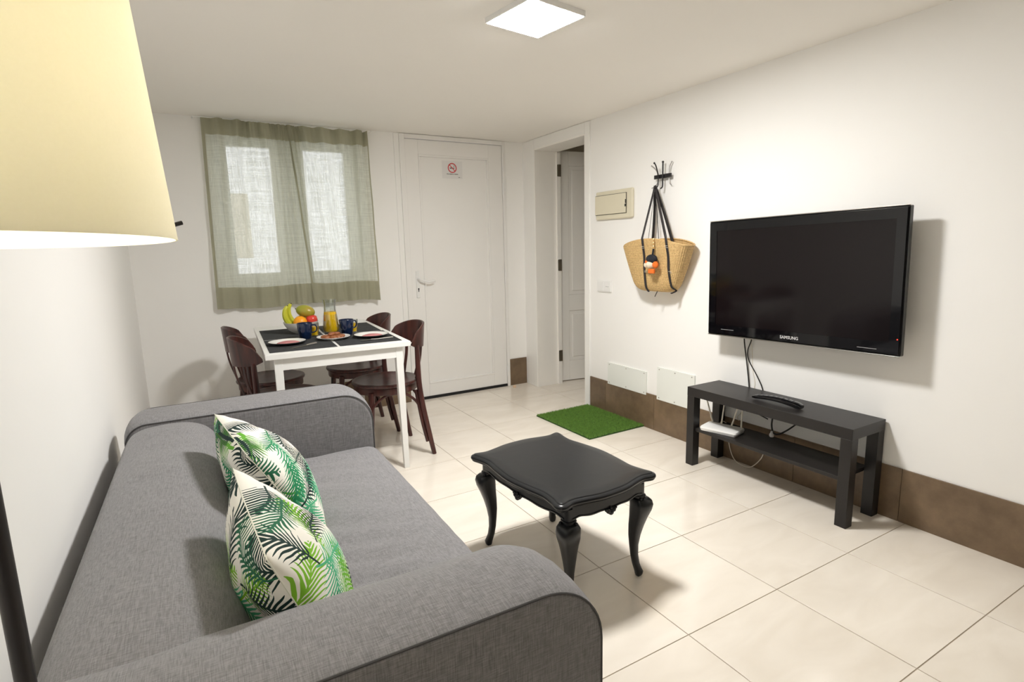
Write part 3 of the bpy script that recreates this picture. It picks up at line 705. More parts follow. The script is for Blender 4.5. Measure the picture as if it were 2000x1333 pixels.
m_ = MB(); m_.v = V.reshape(-1, 3).tolist(); m_.f = np.arange(nb_*3).reshape(-1, 3).tolist()
obj('grass_blades', m_, M_grass, gm, flat=True, kind='stuff')

# ------------------------------------------------------------------ ceiling light
cl = thing('ceiling_light', 'square white LED panel glowing on the ceiling', 'ceiling light', (1.262, 1.955, H), math.radians(9))
obj('housing', MB().box(-.1305, .1305, -.1305, .1305, -.0078, 0), M_whiteplastic, cl)
obj('frame', MB().box(-.137, -.131, -.137, .137, -.020, 0).box(.131, .137, -.137, .137, -.020, 0).box(-.131, .131, -.137, -.131, -.020, 0).box(-.131, .131, .131, .137, -.020, 0), M_whiteplastic, cl)
obj('diffuser', MB().box(-.1308, .1308, -.1308, .1308, -.0215, -.008), emat('panel_glow', (1, .985, .955), PANEL_L), cl)

# ------------------------------------------------------------------ floor lamp
lp = thing('floor_lamp', 'black floor lamp with a large glowing cream shade beside the sofa', 'floor lamp', (-.1437, .5314, 0))
obj('base', MB().lathe([(.0, 0), (.120, 0), (.125, .006), (.12, .014), (.03, .022), (.0, .022)], 40, caps=False), M_blackmetal, lp)
obj('pole', MB().tube([(0, 0, .015), (0, 0, 1.30)], .0068, 16).tube([(0, 0, .62), (0, 0, .66)], .0082, 16), M_blackmetal, lp)
RB, RT, SH = .14, .117, .30
tilt = Matrix.Translation((0, 0, 1.2539)) @ Matrix.Rotation(.025, 4, 'X').inverted() @ Matrix.Rotation(.0043, 4, 'Y')
def shade_r(z): return RB+(RT-RB)*z/SH
rings = []
for r_off, zs_ in ((0, [0, .1, .2, .3]), (-.0015, [.3, .2, .1, 0])):
    for z in zs_: rings.append([tilt @ Vector(((shade_r(z)+r_off)*math.cos(2*PI*j/96), (shade_r(z)+r_off)*math.sin(2*PI*j/96), z)) for j in range(96)])
rings.append(rings[0])
sh = obj('lamp_shade', MB().loft(rings, caps=False), M_shade, lp)
mb = MB()
for k in range(3):
    a = 2*PI*k/3+.5; mb.tube([tilt @ Vector((.012*math.cos(a), .012*math.sin(a), .27)), tilt @ Vector((shade_r(.29)*math.cos(a), shade_r(.29)*math.sin(a), .29))], .0018, 6)
obj('shade_carrier', mb.tube([(0, 0, 1.30), (0, 0, 1.53)], .004, 8), M_steel, lp)
obj('lamp_socket', MB().lathe([(.017, 0), (.019, .005), (.019, .045), (.013, .05)], 18, (0, 0, 1.285)), M_whiteplastic, lp)
obj('bulb', MB().ball((0, 0, 1.375), .032, (1, 1, 1.15)), emat('bulb_glow', (1, .92, .78), BULB_L), lp)
th_ = .25
kd = Vector((math.cos(th_), math.sin(th_), 0)); kb = Vector((0, 0, 1.2539+.012))+kd*(RB-.001)
obj('shade_screw', MB().tube([kb, kb+kd*.010+Vector((0, 0, .003))], .0018, 8), M_blackmetal, lp)

# ------------------------------------------------------------------ sofa
SX0, SX1, SY0, SY1 = -.268, .600, .728, 2.530
AT = .245                                         # arm thickness
sf = thing('sofa', 'grey fabric two-seat sofa with broad rounded arms along the left wall', 'sofa', ((SX0+SX1)/2+.006, (SY0+SY1)/2, 0), -.018)
ox, oy = (SX0+SX1)/2, (SY0+SY1)/2
def arm_profile(inset, dz=0):
    # outline in x,z, seen from the side: flat bottom, rounded top corners
    x0, x1, z0, z1 = SX0+inset, SX1-inset, .085+inset*.3, .652-inset+dz
    rf, rbk = .125-inset*.3, .07; pts = [(x0, z0), (x1, z0)]
    for k in range(13):
        a = PI/2*k/12; pts.append((x1-rf+rf*math.cos(a), z1-rf+rf*math.sin(a)))
    for k in range(9):
        a = PI/2+PI/2*k/8; pts.append((x0+rbk+rbk*math.cos(a), z1-rbk+rbk*math.sin(a)))
    return pts
def subdiv(pts, mx=.06):
    out = []
    for i, p in enumerate(pts):
        q = pts[(i+1) % len(pts)]; d = math.hypot(q[0]-p[0], q[1]-p[1]); n = max(1, int(d/mx))
        for k in range(n): out.append((p[0]+(q[0]-p[0])*k/n, p[1]+(q[1]-p[1])*k/n))
    return out
base_prof = arm_profile(0)
def arm(yo, yi, drop=0):
    s = 1 if yi > yo else -1; T = abs(yi-yo); rings = []
    for f, ins, dz in ((0, .012, 0), (.0, .004, 0), (.008, 0, 0), (.03, -.002, 0), (.10, -.006, 0), (.3, -.010, 0), (.5, -.011, 0), (.7, -.010, 0), (.9, -.006, 0), (.97, -.001, 0), (.995, .004, 0), (1, .012, 0)):
        dd_ = drop*max(0, (f-.45)/.55)**2; rings.append([(x-ox, yo+s*T*f-oy, z-dd_*max(0, (z-.4)/.26)) for x, z in arm_profile(ins, dz)])
    if s < 0: rings = rings[::-1]
    mb = MB().loft(rings); o = obj('arm', mb, M_sofa, sf, smooth=50)
    # piping along both side outlines
    for f in ((.006,) if drop else (.006, .994)):
        pp = [Vector((x-ox, yo+s*T*f-oy, z)) for x, z in arm_profile(-.0005)[1:]]
        obj('piping', MB().tube(pp, .0022, 6), M_sofaseam, o)
    return o
arm(SY0, SY0+AT, .034); arm(SY1, SY1-AT)
# back: fat rounded bolster between the arms
yi0, yi1 = SY0+AT-.055, SY1-AT+.001
bp_ = [(-.262, .09), (-.01, .09), (.060, .40), (.052, .47), (.040, .53), (.022, .585), (-.010, .625), (-.055, .648), (-.105, .656), (-.165, .655), (-.220, .646), (-.254, .622), (-.266, .56), (-.268, .40)]
bp_ = [tuple(p[:2]) for p in spline([(a, b, 0) for a, b in bp_[2:]], 4)]
bp_ = [(-.262, .09), (-.01, .09)]+bp_
rings = []; NY = 40
for k in range(NY+1):
    y = yi0+(yi1-yi0)*k/NY; e = min(k, NY-k)/NY
    sq = .012*math.exp(-e*30)
    r_ = []
    for i, (x, z) in enumerate(bp_):
        wv = 0
        if z > .42 and x > -.2: wv = .0016*math.sin(y*19+x*8)+.0008*math.sin(y*47+z*11)
        cx_, cz_ = -.12, .45
        d = Vector((x-cx_, z-cz_)); dn = d.normalized() if d.length > 0 else d
        r_.append((x+dn.x*(wv-sq)-ox, y-oy, z+dn.y*(wv-sq)))
    rings.append(r_)
obj('backrest', MB().loft(rings), M_sofa, sf, smooth=60)
yi0 = SY0+AT-.001
# seat cushion (single) with soft wrinkles
mb = MB(); NX, NYs = 36, 60; xs0, xs1 = .03, SX1+.004; rings = []
def seat_pt(u, v):
    x = xs0+(xs1-xs0)*u; y = yi0+.003+(yi1-yi0-.006)*v
    ed = min(v, 1-v); ef = 1-u
    z = .432+.012*math.sin(PI*min(1, max(0, u)))*math.sin(PI*v)**.5 - .02*math.exp(-ed*60)
    wr = .0045*math.sin(46*(y+.35*x)+2*math.sin(9*y))*math.exp(-((u-.45)/.35)**2)
    wr += .005*math.sin(60*(y*.9-.5*x))*math.exp(-((v-.2)/.12)**2)*math.exp(-((u-.35)/.3)**2)
    return x, y, z+wr
top = [[seat_pt(i/NX, j/NYs) for i in range(NX+1)] for j in range(NYs+1)]
for j, row in enumerate(top):
    r_ = [(xs0-ox, row[0][1]-oy, .24)]+[(x-ox, y-oy, z) for x, y, z in row[:-3]]
    y = row[0][1]; zf = row[-4][2]; xf = row[-4][0]
    for a in (15, 35, 55, 75, 90): r_.append((xf+(xs1-xf)*math.sin(math.radians(a))-ox, y-oy, zf-.035*(1-math.cos(math.radians(a)))))
    r_.append((xs1-ox, y-oy, .27)); r_.append((xs1-.01-ox, y-oy, .24)); rings.append(r_)
obj('seat_cushion', MB().loft(rings), M_sofa, sf, smooth=60)
obj('seat_base', MB().box(.0-ox, SX1-.012-ox, yi0-oy, yi1-oy, .085, .24), M_sofa, sf, bevel=.01, seg=3)
for x in (SX0+.06, SX1-.07):
    for y in (SY0+.07, SY1-.07):
        obj('leg', MB().lathe([(.018, 0), (.024, .085)], 16, (x-ox, y-oy, 0)), M_black, sf)

# ------------------------------------------------------------------ cushions
def cushion(name, C, ax, bx, ha, hb, th, mat, label):
    C, ax, bx = Vector(C), Vector(ax).normalized(), Vector(bx).normalized(); nx = ax.cross(bx).normalized(); bx = nx.cross(ax)
    N = 28; me = bpy.data.meshes.new(name); V = []; Fc = []; UV = []
    for side in (1, -1):
        for i in range(N+1):
            for j in range(N+1):
                u, v = -1+2*i/N, -1+2*j/N
                pinch = 1-.075*(1-abs(u)**2)*0
                pu, pv = u*(1-.05*v*v*abs(u)**3), v*(1-.05*u*u*abs(v)**3)
                h = th*((1-u*u)**.5)*((1-v*v)**.5)*(.72+.28*math.cos(u*PI/2)*math.cos(v*PI/2))
                wr = .004*math.sin(7*u+3*v+side)*(1-u*u)*(1-v*v)+.003*math.sin(13*u*v+5*u)*(1-u**4)*(1-v**4)
                p = ax*pu*ha+bx*pv*hb+nx*side*(h+wr*side)
                V.append(p); UV.append(((u+1)/2 if side == 1 else 1.37-(u+1)/2, (v+1)/2))
    K = (N+1)**2
    for s in (0, 1):
        for i in range(N):
            for j in range(N):
                a = s*K+i*(N+1)+j; q = (a, a+N+1, a+N+2, a+1); Fc.append(q if s == 0 else q[::-1])
    me.from_pydata(V, [], Fc); uvl = me.uv_layers.new(name='UVMap')
    for lp_ in me.loops: uvl.data[lp_.index].uv = UV[lp_.vertex_index]
    bm = bmesh.new(); bm.from_mesh(me); bmesh.ops.remove_doubles(bm, verts=bm.verts, dist=.0004); bmesh.ops.recalc_face_normals(bm, faces=bm.faces); bm.to_mesh(me); bm.free()
    me.shade_smooth(); me.materials.append(mat)
    root = thing(name, label, 'cushion', C, 0, 'palm-leaf cushions on the grey sofa')
    o = bpy.data.objects.new('cushion_cover', me); COL.objects.link(o); o.parent = root
    e = []
    for k in range(4*N):
        s_, r_ = divmod(k, N); t = -1+2*r_/N; u, v = ((t, -1), (1, t), (-t, 1), (-1, -t))[s_]
        e.append(ax*u*(1-.05*v*v*abs(u)**3)*ha+bx*v*(1-.05*u*u*abs(v)**3)*hb)
    obj('edge_seam', MB().tube(e+[e[0]], .0012, 6, caps=False), pmat(name+'_seam', (.70, .70, .60), .8, noise=.1), root)
    return root
cushion('palm_cushion', (.150, 1.730, .578), (.05, -.34, -.02), (-.185, -.08, .33), .203, .203, .103, mat_palm('palm_print_a', 5), 'white cushion with green palm leaves leaning by the far arm, half behind the other')
cushion('palm_cushion', (.126, 1.172, .566), (.02, -.35, -.03), (-.13, -.03, .33), .205, .207, .103, mat_palm('palm_print_b', 12), 'white cushion with green palm leaves beside the near arm, in front of the other')

# ------------------------------------------------------------------ carved coffee table
ct = thing('coffee_table', 'small black-painted coffee table with carved cabriole legs and a wavy top', 'coffee table', (1.174, 1.700, 0), math.radians(3.9))
hx, hy = .2355, .316
def outline(off=0, n=10):
    # serpentine edge: one quadrant mirrored
    q = [(0, hy-.003), (.06, hy-.006), (.12, hy-.020), (.165, hy-.028), (.198, hy-.020), (.217, hy-.020), (.2295, hy-.032), (.2305, hy-.050), (hx-.014, hy-.085), (hx-.020, hy-.14), (hx-.009, hy-.215), (hx+.001, 0)]
    full = [(x, y) for x, y in q]+[(x, -y) for x, y in q[:-1][::-1]]+[(-x, -y) for x, y in q[1:]]+[(-x, y) for x, y in q[1:-1][::-1]]
    sp = spline([(x, y, 0) for x, y in full], 4, closed=True)
    out = []
    k = len(sp)
    for i in range(k):
        t = (sp[(i+1) % k]-sp[i-1]).normalized(); nn = Vector((t.y, -t.x, 0)); s = -1 if nn.dot(sp[i]) < 0 else 1
        out.append(sp[i]+nn*s*off)
    return out
prof = [(-.022, .3765), (-.012, .3775), (-.006, .380), (-.003, .384), (-.005, .3875), (.000, .389), (.0015, .394), (.000, .400), (-.004, .4035), (-.010, .405), (-.013, .4085), (-.018, .410)]
rings = [[(p.x, p.y, z) for p in outline(o)] for o, z in prof]
for sc_ in (.85, .5, .15): rings.append([(p.x*sc_*.92, p.y*sc_*.94, .410) for p in outline(0)])
obj('top', MB().loft([r[::-1] for r in rings]), M_blackpaint, ct, smooth=30)
lx_, ly_ = .165, .258                     # corner posts
def apron(a, b, nrm, wid):
    a, b, nrm = Vector(a), Vector(b), Vector(nrm); n = 40; rings = []
    for k in range(n+1):
        u = k/n; p = a.lerp(b, u); c = abs(2*u-1)
        dep = .037+.013*math.cos(2*PI*u*2)*(-1)*.5 + .016*math.exp(-((u-.5)/.12)**2)+.010*math.exp(-((c-1)/.12)**2)
        bul = .008*math.sin(PI*u)
        o = p+nrm*bul; z1, z0 = .378, .374-dep
        rings.append([o+Vector((0, 0, z0)), o+nrm*.004+Vector((0, 0, z0+.001)), o+nrm*.0045+Vector((0, 0, z0+.005)), o+nrm*.001+Vector((0, 0, z0+.007)), o+nrm*.001+Vector((0, 0, z1)), o-nrm*.014+Vector((0, 0, z1)), o-nrm*.014+Vector((0, 0, z0))])
    return MB().loft(rings)
for a, b, nn in (((-lx_, -ly_-.020, 0), (lx_, -ly_-.020, 0), (0, -1, 0)), ((lx_, ly_+.020, 0), (-lx_, ly_+.020, 0), (0, 1, 0)), ((-lx_-.020, ly_, 0), (-lx_-.020, -ly_, 0), (-1, 0, 0)), ((lx_+.020, -ly_, 0), (lx_+.020, ly_, 0), (1, 0, 0))):
    ao = obj('apron', apron(a, b, nn, 0), M_blackpaint, ct, smooth=40)
    nv = Vector(nn); mid = (Vector(a)+Vector(b))/2+nv*.012+Vector((0, 0, .326)); tg = Vector((-nv.y, nv.x, 0))
    mb = MB()
    for du, dz, r in ((0, -.006, .011), (.013, .000, .009), (-.013, .000, .009), (.023, .005, .0055), (-.023, .005, .0055), (0, .008, .006), (.008, -.008, .005), (-.008, -.008, .005)):
        mb.ball(mid+tg*du+Vector((0, 0, dz)), r, (1, 1, 1.1), 10, 6)
    obj('carved_ornament', mb, M_blackpaint, ao)
# cabriole leg: square sections turned 45 degrees, swept along an S curve in the diagonal plane
def cab_leg(sx, sy):
    dg = Vector((sx, sy, 0)).normalized(); sd = Vector((-dg.y, dg.x, 0))
    base = Vector((sx*lx_, sy*ly_, 0))
    st = [(0.372, .000, .021, .021), (.330, .000, .021, .021), (.3285, .002, .0235, .0235), (.324, .003, .0235, .0235), (.3225, .003, .0205, .0205), (.318, .004, .0205, .0205),
          (.316, .008, .029, .029), (.306, .012, .036, .035), (.290, .015, .0375, .0365), (.268, .012, .0355, .0345), (.240, .005, .030, .029), (.205, -.003, .0245, .0245), (.165, -.009, .0195, .0195),
          (.125, -.011, .0150, .0150), (.085, -.009, .0130, .0130), (.050, -.003, .0125, .0125), (.030, .004, .0135, .0130), (.018, .009, .0150, .0135), (.006, .009, .0130, .0115), (0, .008, .010, .009)]
    rings = []
    for z, o, a, b in st:
        c = base+dg*o+Vector((0, 0, z)); ring_ = []
        for k in range(16):   # rounded square aligned with table axes (corner points outward)
            an = 2*PI*k/16; ex = .55
            px = a*1.0*math.copysign(abs(math.cos(an))**ex, math.cos(an)); py = b*math.copysign(abs(math.sin(an))**ex, math.sin(an))
            ring_.append(c+Vector((px, py, 0)))
        rings.append(ring_)
    o = obj('leg', MB().loft(rings[::-1]), M_blackpaint, ct, smooth=38)
    for du in (-1, 1):
        mb = MB()
        for z, r in ((.320, .0055), (.309, .0065), (.300, .005)):
            mb.ball(base+dg*.012+sd*du*.027*(1.0)+Vector((0, 0, z)), r, (1, 1, 1), 10, 6)
        obj('scroll', mb, M_blackpaint, o)
for sx in (-1, 1):
    for sy in (-1, 1): cab_leg(sx, sy)

# ------------------------------------------------------------------ dining table
DTX, DTY, DTR = .692, 3.535, math.radians(-3.0)
dt = thing('dining_table', 'white rectangular dining table with square legs below the window', 'dining table', (DTX, DTY, 0), DTR)
tx, ty = .372, .592
obj('tabletop', MB().box(-tx, tx, -ty, ty, .712, .74), M_tablewhite, dt, bevel=.002)
mb = MB(); ix, iy = tx-.042, ty-.022
mb.box(-ix+.03, ix-.03, -iy, -iy+.016, .650, .712); mb.box(-ix+.03, ix-.03, iy-.016, iy, .650, .712); mb.box(-ix, -ix+.016, -iy+.03, iy-.03, .650, .712); mb.box(ix-.016, ix, -iy+.03, iy-.03, .650, .712)
obj('apron', mb, M_tablewhite, dt, bevel=.001)
for sx in (-1, 1):
    for sy in (-1, 1):
        def sq(z, w_, o): cx_, cy_ = sx*(ix-.018+o), sy*(iy-.018+o); return [(cx_-w_, cy_-w_, z), (cx_+w_, cy_-w_, z), (cx_+w_, cy_+w_, z), (cx_-w_, cy_+w_, z)]
        obj('leg', MB().loft([sq(0, .0145, .006), sq(.60, .0195, .0), sq(.7115, .0195, 0)]), M_tablewhite, dt, bevel=.0015, smooth=20)
RT_ = Matrix.Translation((DTX, DTY, 0)) @ Matrix.Rotation(DTR, 4, 'Z')
def tl(x, y, z=.7405): return RT_ @ Vector((x, y, z))
mats_ = [(-.180, -.318, 'black placemat under the plate at the table corner nearest the sofa arm'), (.172, -.318, 'black placemat at the table corner nearest the free white leg'),
         (-.180, .150, 'black placemat partly under the fruit bowl'), (.172, .150, 'black placemat behind the juice carafe, nearest the closed door')]
pm0 = None
for x, y, lb in mats_:
    p = tl(x, y, .7402); rz = DTR+random.uniform(-.02, .02)
    if pm0 is None:
        mb = MB(); mb.box(-.168, .168, -.225, .225, 0, .0016)
        pm0 = thing('placemat', lb, 'placemat', p, rz, 'black placemats on the white table'); obj('woven_sheet', mb, M_mat, pm0, bevel=.0006, seg=1)
        mb = MB()
        for k in range(44): mb.box(-.167, .167, -.223+k*.01015, -.223+k*.01015+.0055, .0014, .0024)
        obj('weave_rib', mb, M_mat, pm0, flat=True)
    else: dup(pm0, p, rz, lb, 'black placemats on the white table')
MZ = .7430

# plates, food
def up_plate(name, p, r, label, cat='plate', grp='side plates on the dining table'):
    t = thing(name, label, cat, p, 0, grp)
    obj('dish', MB().lathe([(.0, .004), (r*.55, .004), (r*.62, .005), (r*.98, .0165), (r, .0165), (r, .0145), (r*.62, .0015), (r*.60, 0), (0, 0)][::-1], 40, caps=False), M_china, t)
    return t
P1 = (.437, 3.245, MZ); P2 = (.893, 3.205, MZ); P3 = (.690, 3.262, MZ)
for P_, lb in ((P1, 'white side plate with a dark rim and mauve napkin, near the sofa side chairs'), (P2, 'white side plate with a dark rim and mauve napkin, by the free table leg')):
    t = up_plate('side_plate', P_, .098, lb)
    obj('dark_rim', MB().lathe([(.0995, .0125), (.1, .0172), (.097, .0172)], 40, caps=False).lathe([(.0, -.0002), (.062, -.0002), (.0995, .0135)], 40, caps=False), M_chinadark, t)
    nk = thing('folded_napkin', 'mauve paper napkin folded on the '+('plate nearest the sofa' if P_ is P1 else 'plate by the free table leg'), 'napkin', (P_[0]+.004, P_[1]-.004, MZ+.0045), .3, 'mauve napkins on the side plates')
    mb = MB(); rings = []
    for k in range(9):
        u = -1+k/4; hw_ = .046*(1-.35*u*u)
        rings.append([(u*.052, -hw_, .001), (u*.052, hw_, .001), (u*.052, hw_*.7, .006+.004*(1-u*u)), (u*.052, -hw_*.7, .006+.004*(1-u*u))])
    obj('folded_paper', mb.loft(rings), M_napkin, nk, smooth=60)
pt = up_plate('serving_plate', P3, .093, 'white plate heaped with brown pastries at the middle of the table', grp=None)
random.seed(21)
pst = [(-.035, -.012, 0), (-.008, -.03, 0), (.028, -.022, 0), (.045, .008, 0), (.010, .010, 0), (-.02, .03, 0), (.022, .040, 0), (-.045, .018, 0), (-.012, -.004, 1), (.018, .012, 1), (.0, .022, 1)]
for k, (x, y, lv) in enumerate(pst):
    A = Matrix.Rotation(random.uniform(0, PI), 4, 'Z') @ Matrix.Rotation(random.uniform(-.25, .25), 4, 'X')
    mb = MB().ball((0, 0, 0), .021, (1.2, .85, .55), 14, 8, A)
    o = obj('pastry', mb, M_cookie, loc=(P3[0]+x, P3[1]+y, MZ+.0135+lv*.014))
    tag(o, 'small brown glazed pastry heaped on the white serving plate', 'pastry', 'pastries on the serving plate')
# mugs
def mug(p, rz, label, first=None):
    t = thing('mug', label, 'mug', p, rz, 'navy mugs on the dining table')
    obj('mug_body', MB().lathe([(0, .004), (.027, .004), (.036, .05), (.0405, .091), (.0425, .093), (.0435, .091), (.0395, .05), (.0305, .002), (.0290, 0), (0, 0)][::-1], 36, caps=False), M_navy, t)
    h = spline([(.040, 0, .080), (.060, 0, .080), (.068, 0, .062), (.060, 0, .042), (.037, 0, .036)], 6)
    obj('handle', MB().tube(h, .0048, 10, up=(0, 1, 0), flat=.8), M_navy, t); return t
m1 = mug((.556, 3.375, MZ), -.45, 'navy blue mug in front of the fruit bowl')
m2 = dup(m1, (.795, 3.375, MZ), .30, 'navy blue mug in front of the juice carafe')
# tumblers of juice
tb = thing('juice_glass', 'small glass of orange juice behind the navy mug by the fruit bowl', 'glass', (.622, 3.462, MZ), 0, 'juice glasses on the dining table')
obj('tumbler', MB().lathe([(0, .004), (.024, .004), (.028, .078), (.030, .078), (.026, 0), (0, 0)][::-1], 28, caps=False), M_drinkglass, tb)
obj('juice', MB().lathe([(0, .005), (.0235, .005), (.0265, .055), (0, .055)][::-1], 28, caps=False), M_juice, tb)
dup(tb, (.858, 3.472, MZ), 0, 'small glass of orange juice behind the navy mug by the carafe')
# carafe
cf_ = thing('carafe', 'clear glass carafe half full of orange juice', 'carafe', (.742, 3.555, MZ)); cf_.scale = (1.1, 1.1, 1.0)
obj('glass_body', MB().lathe([(0, .004), (.040, .004), (.043, .02), (.036, .10), (.030, .140), (.031, .175), (.0365, .205), (.0385, .205), (.033, .175), (.032, .140), (.0385, .10), (.0455, .02), (.043, 0), (0, 0)][::-1], 36, caps=False), M_drinkglass, cf_)
obj('juice', MB().lathe([(0, .006), (.0395, .006), (.0422, .02), (.0355, .10), (.0325, .128), (0, .128)][::-1], 36, caps=False), M_juice, cf_)
# fruit bowl and fruit
BO = Vector((.580, 3.64, MZ))
fb = thing('fruit_bowl', 'white bowl piled with mango, bananas, orange and apple', 'bowl', BO)
obj('bowl_body', MB().lathe([(0, .007), (.040, .007), (.072, .026), (.092, .052), (.1, .072), (.103, .072), (.096, .052), (.076, .022), (.045, .002), (.042, 0), (0, 0)][::-1], 44, caps=False), M_china, fb)
def fruit(name, mb, m, off, label, cat='fruit', extra=None):
    t = thing(name, label, cat, BO+Vector(off)); obj('skin', mb, m, t, smooth=60)
    if extra: obj(extra[0], extra[1], extra[2], t)
    return t
M_stem = pmat('fruit_stem', (.08, .05, .02), .7, noise=.2)
fruit('orange', MB().ball((0, 0, 0), .040, n=24, m=16), M_orange, (-.012, -.052, .072), 'orange at the front of the fruit bowl', extra=('stem', MB().ball((0, 0, .0395), .003, n=8, m=4), M_stem))
A = Matrix.Rotation(-.45, 4, 'Z') @ Matrix.Rotation(.25, 4, 'Y')
fruit('mango', MB().ball((0, 0, 0), .040, (1.45, 1.0, .95), 24, 16, A), M_mango, (.030, -.012, .135), 'green and red mango on top of the fruit bowl', extra=('stem', MB().tube([A @ Vector((-.056, 0, 0)), A @ Vector((-.064, 0, .003))], .003, 8), M_stem))
fruit('apple', MB().lathe([(.002, -.026), (.015, -.030), (.029, -.018), (.035, .002), (.030, .022), (.016, .030), (.006, .026), (.001, .022)], 24), M_apple, (.060, -.032, .080), 'red apple at the carafe side of the fruit bowl', extra=('stem', MB().tube([(0, 0, .022), (.003, 0, .036)], .0016, 6), M_stem))
def banana(off, rz, label):
    p = spline([(-.07, 0, .028), (-.055, 0, .010), (-.02, 0, -.006), (.02, 0, -.006), (.055, 0, .012), (.072, 0, .036)], 5)
    n_ = len(p); rr = [.004+.0125*math.sin(PI*min(1, max(0, (i+1.5)/(n_+2))))**.6 for i in range(n_)]
    A = Matrix.Rotation(rz, 4, 'Z') @ Matrix.Rotation(-1.15, 4, 'Y')
    q = [A @ v for v in p]; t = thing('banana', label, 'fruit', BO+Vector(off), 0, 'bananas in the fruit bowl')
    obj('peel', MB().tube(q, rr, 7), M_banana, t, smooth=50); obj('stem', MB().tube([q[-1], q[-1]+(q[-1]-q[-2])*1.5], .0035, 6), M_stem, t)
banana((-.078, -.022, .094), 3.3, 'yellow-green banana standing at the outer edge of the fruit bowl')
banana((-.052, .006, .104), 3.0, 'yellow-green banana behind the outer one, against the mango')
fruit('lemon', MB().ball((0, 0, 0), .030, (1.25, 1, 1), 18, 12), M_banana, (.01, .05, .075), 'yellow fruit at the back of the bowl, mostly hidden by the mango')
# cutlery
def knife(p, rz, label):
    t = thing('table_knife', label, 'cutlery', p, rz, 'cutlery on the placemats')
    obj('blade', MB().loft([[(-.10, -.004, 0), (-.10, .006, 0), (-.10, .006, .0015), (-.10, -.004, .0015)], [(0, -.007, 0), (0, .008, 0), (0, .008, .0015), (0, -.007, .0015)]]), M_hinge, t)
    obj('handle', MB().tube([(0, 0, .003), (.04, 0, .0035), (.07, 0, .0035)], [.004, .0055, .0055], 10, flat=.6), M_steel, t); return t
def fork(p, rz, label):
    t = thing('table_fork', label, 'cutlery', p, rz, 'cutlery on the placemats')
    obj('handle', MB().tube(spline([(-.03, 0, .006), (.0, 0, .004), (.05, 0, .004), (.10, 0, .004)], 4), [.0028]*8+[.004]*5, 8, flat=.6), M_steel, t)
    mb = MB().box(-.055, -.03, -.010, .010, .003, .0055)
    for k in range(4): mb.box(-.09, -.055, -.010+k*.0057, -.007+k*.0057, .003, .005)
    obj('tine', mb, M_steel, t); return t
knife((.515, 3.122, MZ+.0008), .55, 'steel knife beside the plate nearest the sofa')
fork((.885, 3.075, MZ+.0008), .1, 'steel fork beside the plate by the free table leg')

# ------------------------------------------------------------------ bentwood chairs
def make_chair(label):
    t = thing('bentwood_chair', label, 'chair', (0, 0, 0), 0, 'dark bentwood chairs around the dining table')
    obj('seat', MB().lathe([(0, .445), (.188, .445), (.200, .449), (.203, .457), (.200, .465), (.192, .468), (.184, .466), (.12, .461), (0, .459)], 48, caps=False), M_wood, t)
    obj('seat_ring', MB().lathe([(.166, .405), (.188, .405), (.190, .41), (.190, .444), (.166, .444), (.166, .405)], 40, caps=False), M_wood, t)
    # curved back panel
    ra, c0, n = .200, .035, 28; rings = []
    for k in range(n+1):
        a = math.radians(-70+140*k/n); u = abs(a)/math.radians(70)
        zt = .802-.070*u**2.6-.03*max(0, u-.85)/.15; zb = .655+.018*u**2+.012*max(0, u-.85)/.15
        ring_ = []
        for r_, z in ((ra-.006, zb), (ra+.006, zb), (ra+.006+.012, zt), (ra+.006+.006, zt+.004), (ra+.006, zt)):
            ring_.append((c0+r_*math.cos(a), r_*math.sin(a), z))
        rings.append(ring_)
    obj('backrest', MB().loft(rings), M_wood, t, smooth=45)
    for s in (-1, 1):
        p = spline([(.212, s*.200, 0), (.190, s*.196, .12), (.160, s*.186, .30), (.146, s*.178, .44), (.146, s*.172, .56), (.148, s*.166, .68)], 7)
        n_ = len(p); lg = obj('leg', MB().tube(p, [.0135+.003*math.sin(PI*i/(n_-1)) for i in range(n_)], 12), M_wood, t)
        q = spline([(.174, s*.192, .085), (.152, s*.184, .20), (.134, s*.176, .33), (.126, s*.166, .41)], 6)
        obj('leg_stiffener', MB().tube(q, .0095, 10), M_wood, lg)
        p = spline([(-.165, s*.150, 0), (-.148, s*.142, .20), (-.132, s*.132, .42)], 6)
        obj('leg', MB().tube(p, [.012+.006*i/(len(p)-1) for i in range(len(p))], 12), M_wood, t)
        # bent braces
        br = spline([(-.150, s*.148, .27), (-.13, s*.155, .345), (-.06, s*.155, .395), (0, s*.158, .402), (.06, s*.162, .395), (.12, s*.172, .345), (.150, s*.182, .28)], 5)
        obj('brace', MB().tube(br, .008, 8), M_wood, t)
    for sx_ in (-1, 1):
        x = -.148 if sx_ < 0 else .158; yy = .142 if sx_ < 0 else .184
        br = spline([(x, -yy, .27), (x+.012*sx_*-1, -yy*.86, .35), (x-.02*sx_, -yy*.4, .398), (x-.02*sx_, yy*.4, .398), (x+.012*sx_*-1, yy*.86, .35), (x, yy, .27)], 5)
        obj('brace', MB().tube(br, .008, 8), M_wood, t)
    for a in (-38, 0, 38):
        a = math.radians(a)
        p = [(c0+(.163)*math.cos(a)-.01, .163*math.sin(a), .46), (c0+.188*math.cos(a), .188*math.sin(a), .58), (c0+.200*math.cos(a), .200*math.sin(a), .668)]
        obj('back_slat', MB().tube(spline(p, 4), .011, 8, up=(-math.sin(a), math.cos(a), 0), flat=.5), M_wood, t)
    return t
c0_ = make_chair('dark mahogany bentwood chair at the free white table leg, nearest the closed door')
c0_.location = (.982, 3.268, 0); c0_.rotation_euler = (0, 0, .02)
dup(c0_, (.948, 3.815, 0), -.02, 'dark mahogany bentwood chair between the table and the closed door, near the window wall')
dup(c0_, (.395, 3.275, 0), PI-.01, 'reddish dark bentwood chair on the left wall side of the table, closest to the sofa')
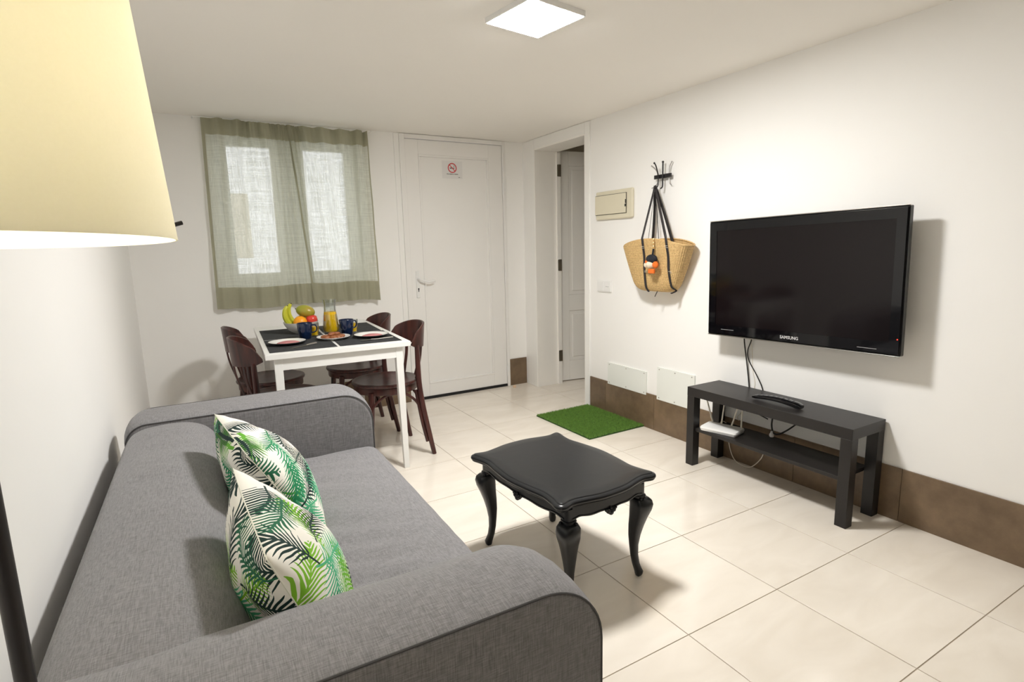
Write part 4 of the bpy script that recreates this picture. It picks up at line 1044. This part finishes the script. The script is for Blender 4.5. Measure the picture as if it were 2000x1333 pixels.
dup(c0_, (.392, 3.77, 0), PI+.03, 'dark bentwood chair on the left wall side of the table, closest to the window wall')

# ------------------------------------------------------------------ curtains
def curtain(name, xt0, xt1, xb0, xb1, zt0, zt1, zb0, zb1, yoff, seed, label, gather):
    rnd = random.Random(seed); NXc, NZ = 110, 60
    root = thing(name, label, 'curtain', (0, 0, 0), 0, 'sage curtain panels over the window')
    ph = [rnd.uniform(0, 6.28) for _ in range(6)]
    def pt(u, v):   # v 0 top .. 1 bottom
        uu = u+gather*.06*math.sin(2*PI*u)*(1-v)
        xt = xt0+(xt1-xt0)*uu; xb = xb0+(xb1-xb0)*u; x = xt+(xb-xt)*(v**.9)
        zt = zt0+(zt1-zt0)*u-.008*abs(math.sin(5*PI*u))*(1-v); zb = zb0+(zb1-zb0)*u+.006*math.sin(7*u+ph[0])
        z = zt+(zb-zt)*v
        amp = .010+.016*math.exp(-v*3)*(.4+.6*abs(math.sin(PI*u*1.5)))
        y = D-.055-yoff+amp*math.sin(2*PI*(5.2*u+.25*v)+ph[1])+.006*math.sin(2*PI*(11*u-.4*v)+ph[2])*(1-.5*v)+.008*math.sin(2*PI*(2.3*u+.5*v)+ph[3])+.012*math.exp(-((x-.66)/.10)**2)*(1-.75*v)*math.sin(2*PI*x*34+ph[4])+.004*math.sin(2*PI*(3*v+4*u)+ph[5])
        return (x, min(y, D-.03), z)
    P = [[pt(i/NXc, j/NZ) for i in range(NXc+1)] for j in range(NZ+1)]
    def sub(sel):
        mb = MB(); idx = {}
        for j in range(NZ):
            for i in range(NXc):
                if sel(i/NXc, (j+.5)/NZ):
                    q = []
                    for a, b in ((i, j), (i+1, j), (i+1, j+1), (i, j+1)):
                        if (a, b) not in idx: idx[(a, b)] = len(mb.v); mb.v.append(P[b][a])
                        q.append(idx[(a, b)])
                    mb.f.append(tuple(q))
        return mb
    hem = lambda u, v: v < .078 or v > .885 or u < .022 or u > .978
    obj('voile', sub(lambda u, v: not hem(u, v)), M_curt, root, smooth=180)
    obj('hem', sub(hem), M_hem, root, smooth=180)
curtain('curtain', .175, .745, .150, .800, 2.118, 2.105, .868, .868, 0, 4, 'sage green curtain panel on the side nearer the left wall corner', 1.0)
curtain('curtain', .690, 1.245, .775, 1.262, 2.103, 2.105, .878, .866, .012, 9, 'sage green curtain panel on the side nearer the closed door', -1.0)
rod = thing('curtain_wire', 'thin white wire holding the curtains just below the ceiling', 'curtain rod', (0, 0, 0))
obj('wire', MB().tube([(.13, D-.05, 2.112), (1.28, D-.05, 2.104)], .003, 8), M_whiteplastic, rod)
for x in (.128, 1.282): obj('eyelet', MB().tube([(x, D-.052, 2.110), (x, D, 2.110)], .004, 8), M_whiteplastic, rod)
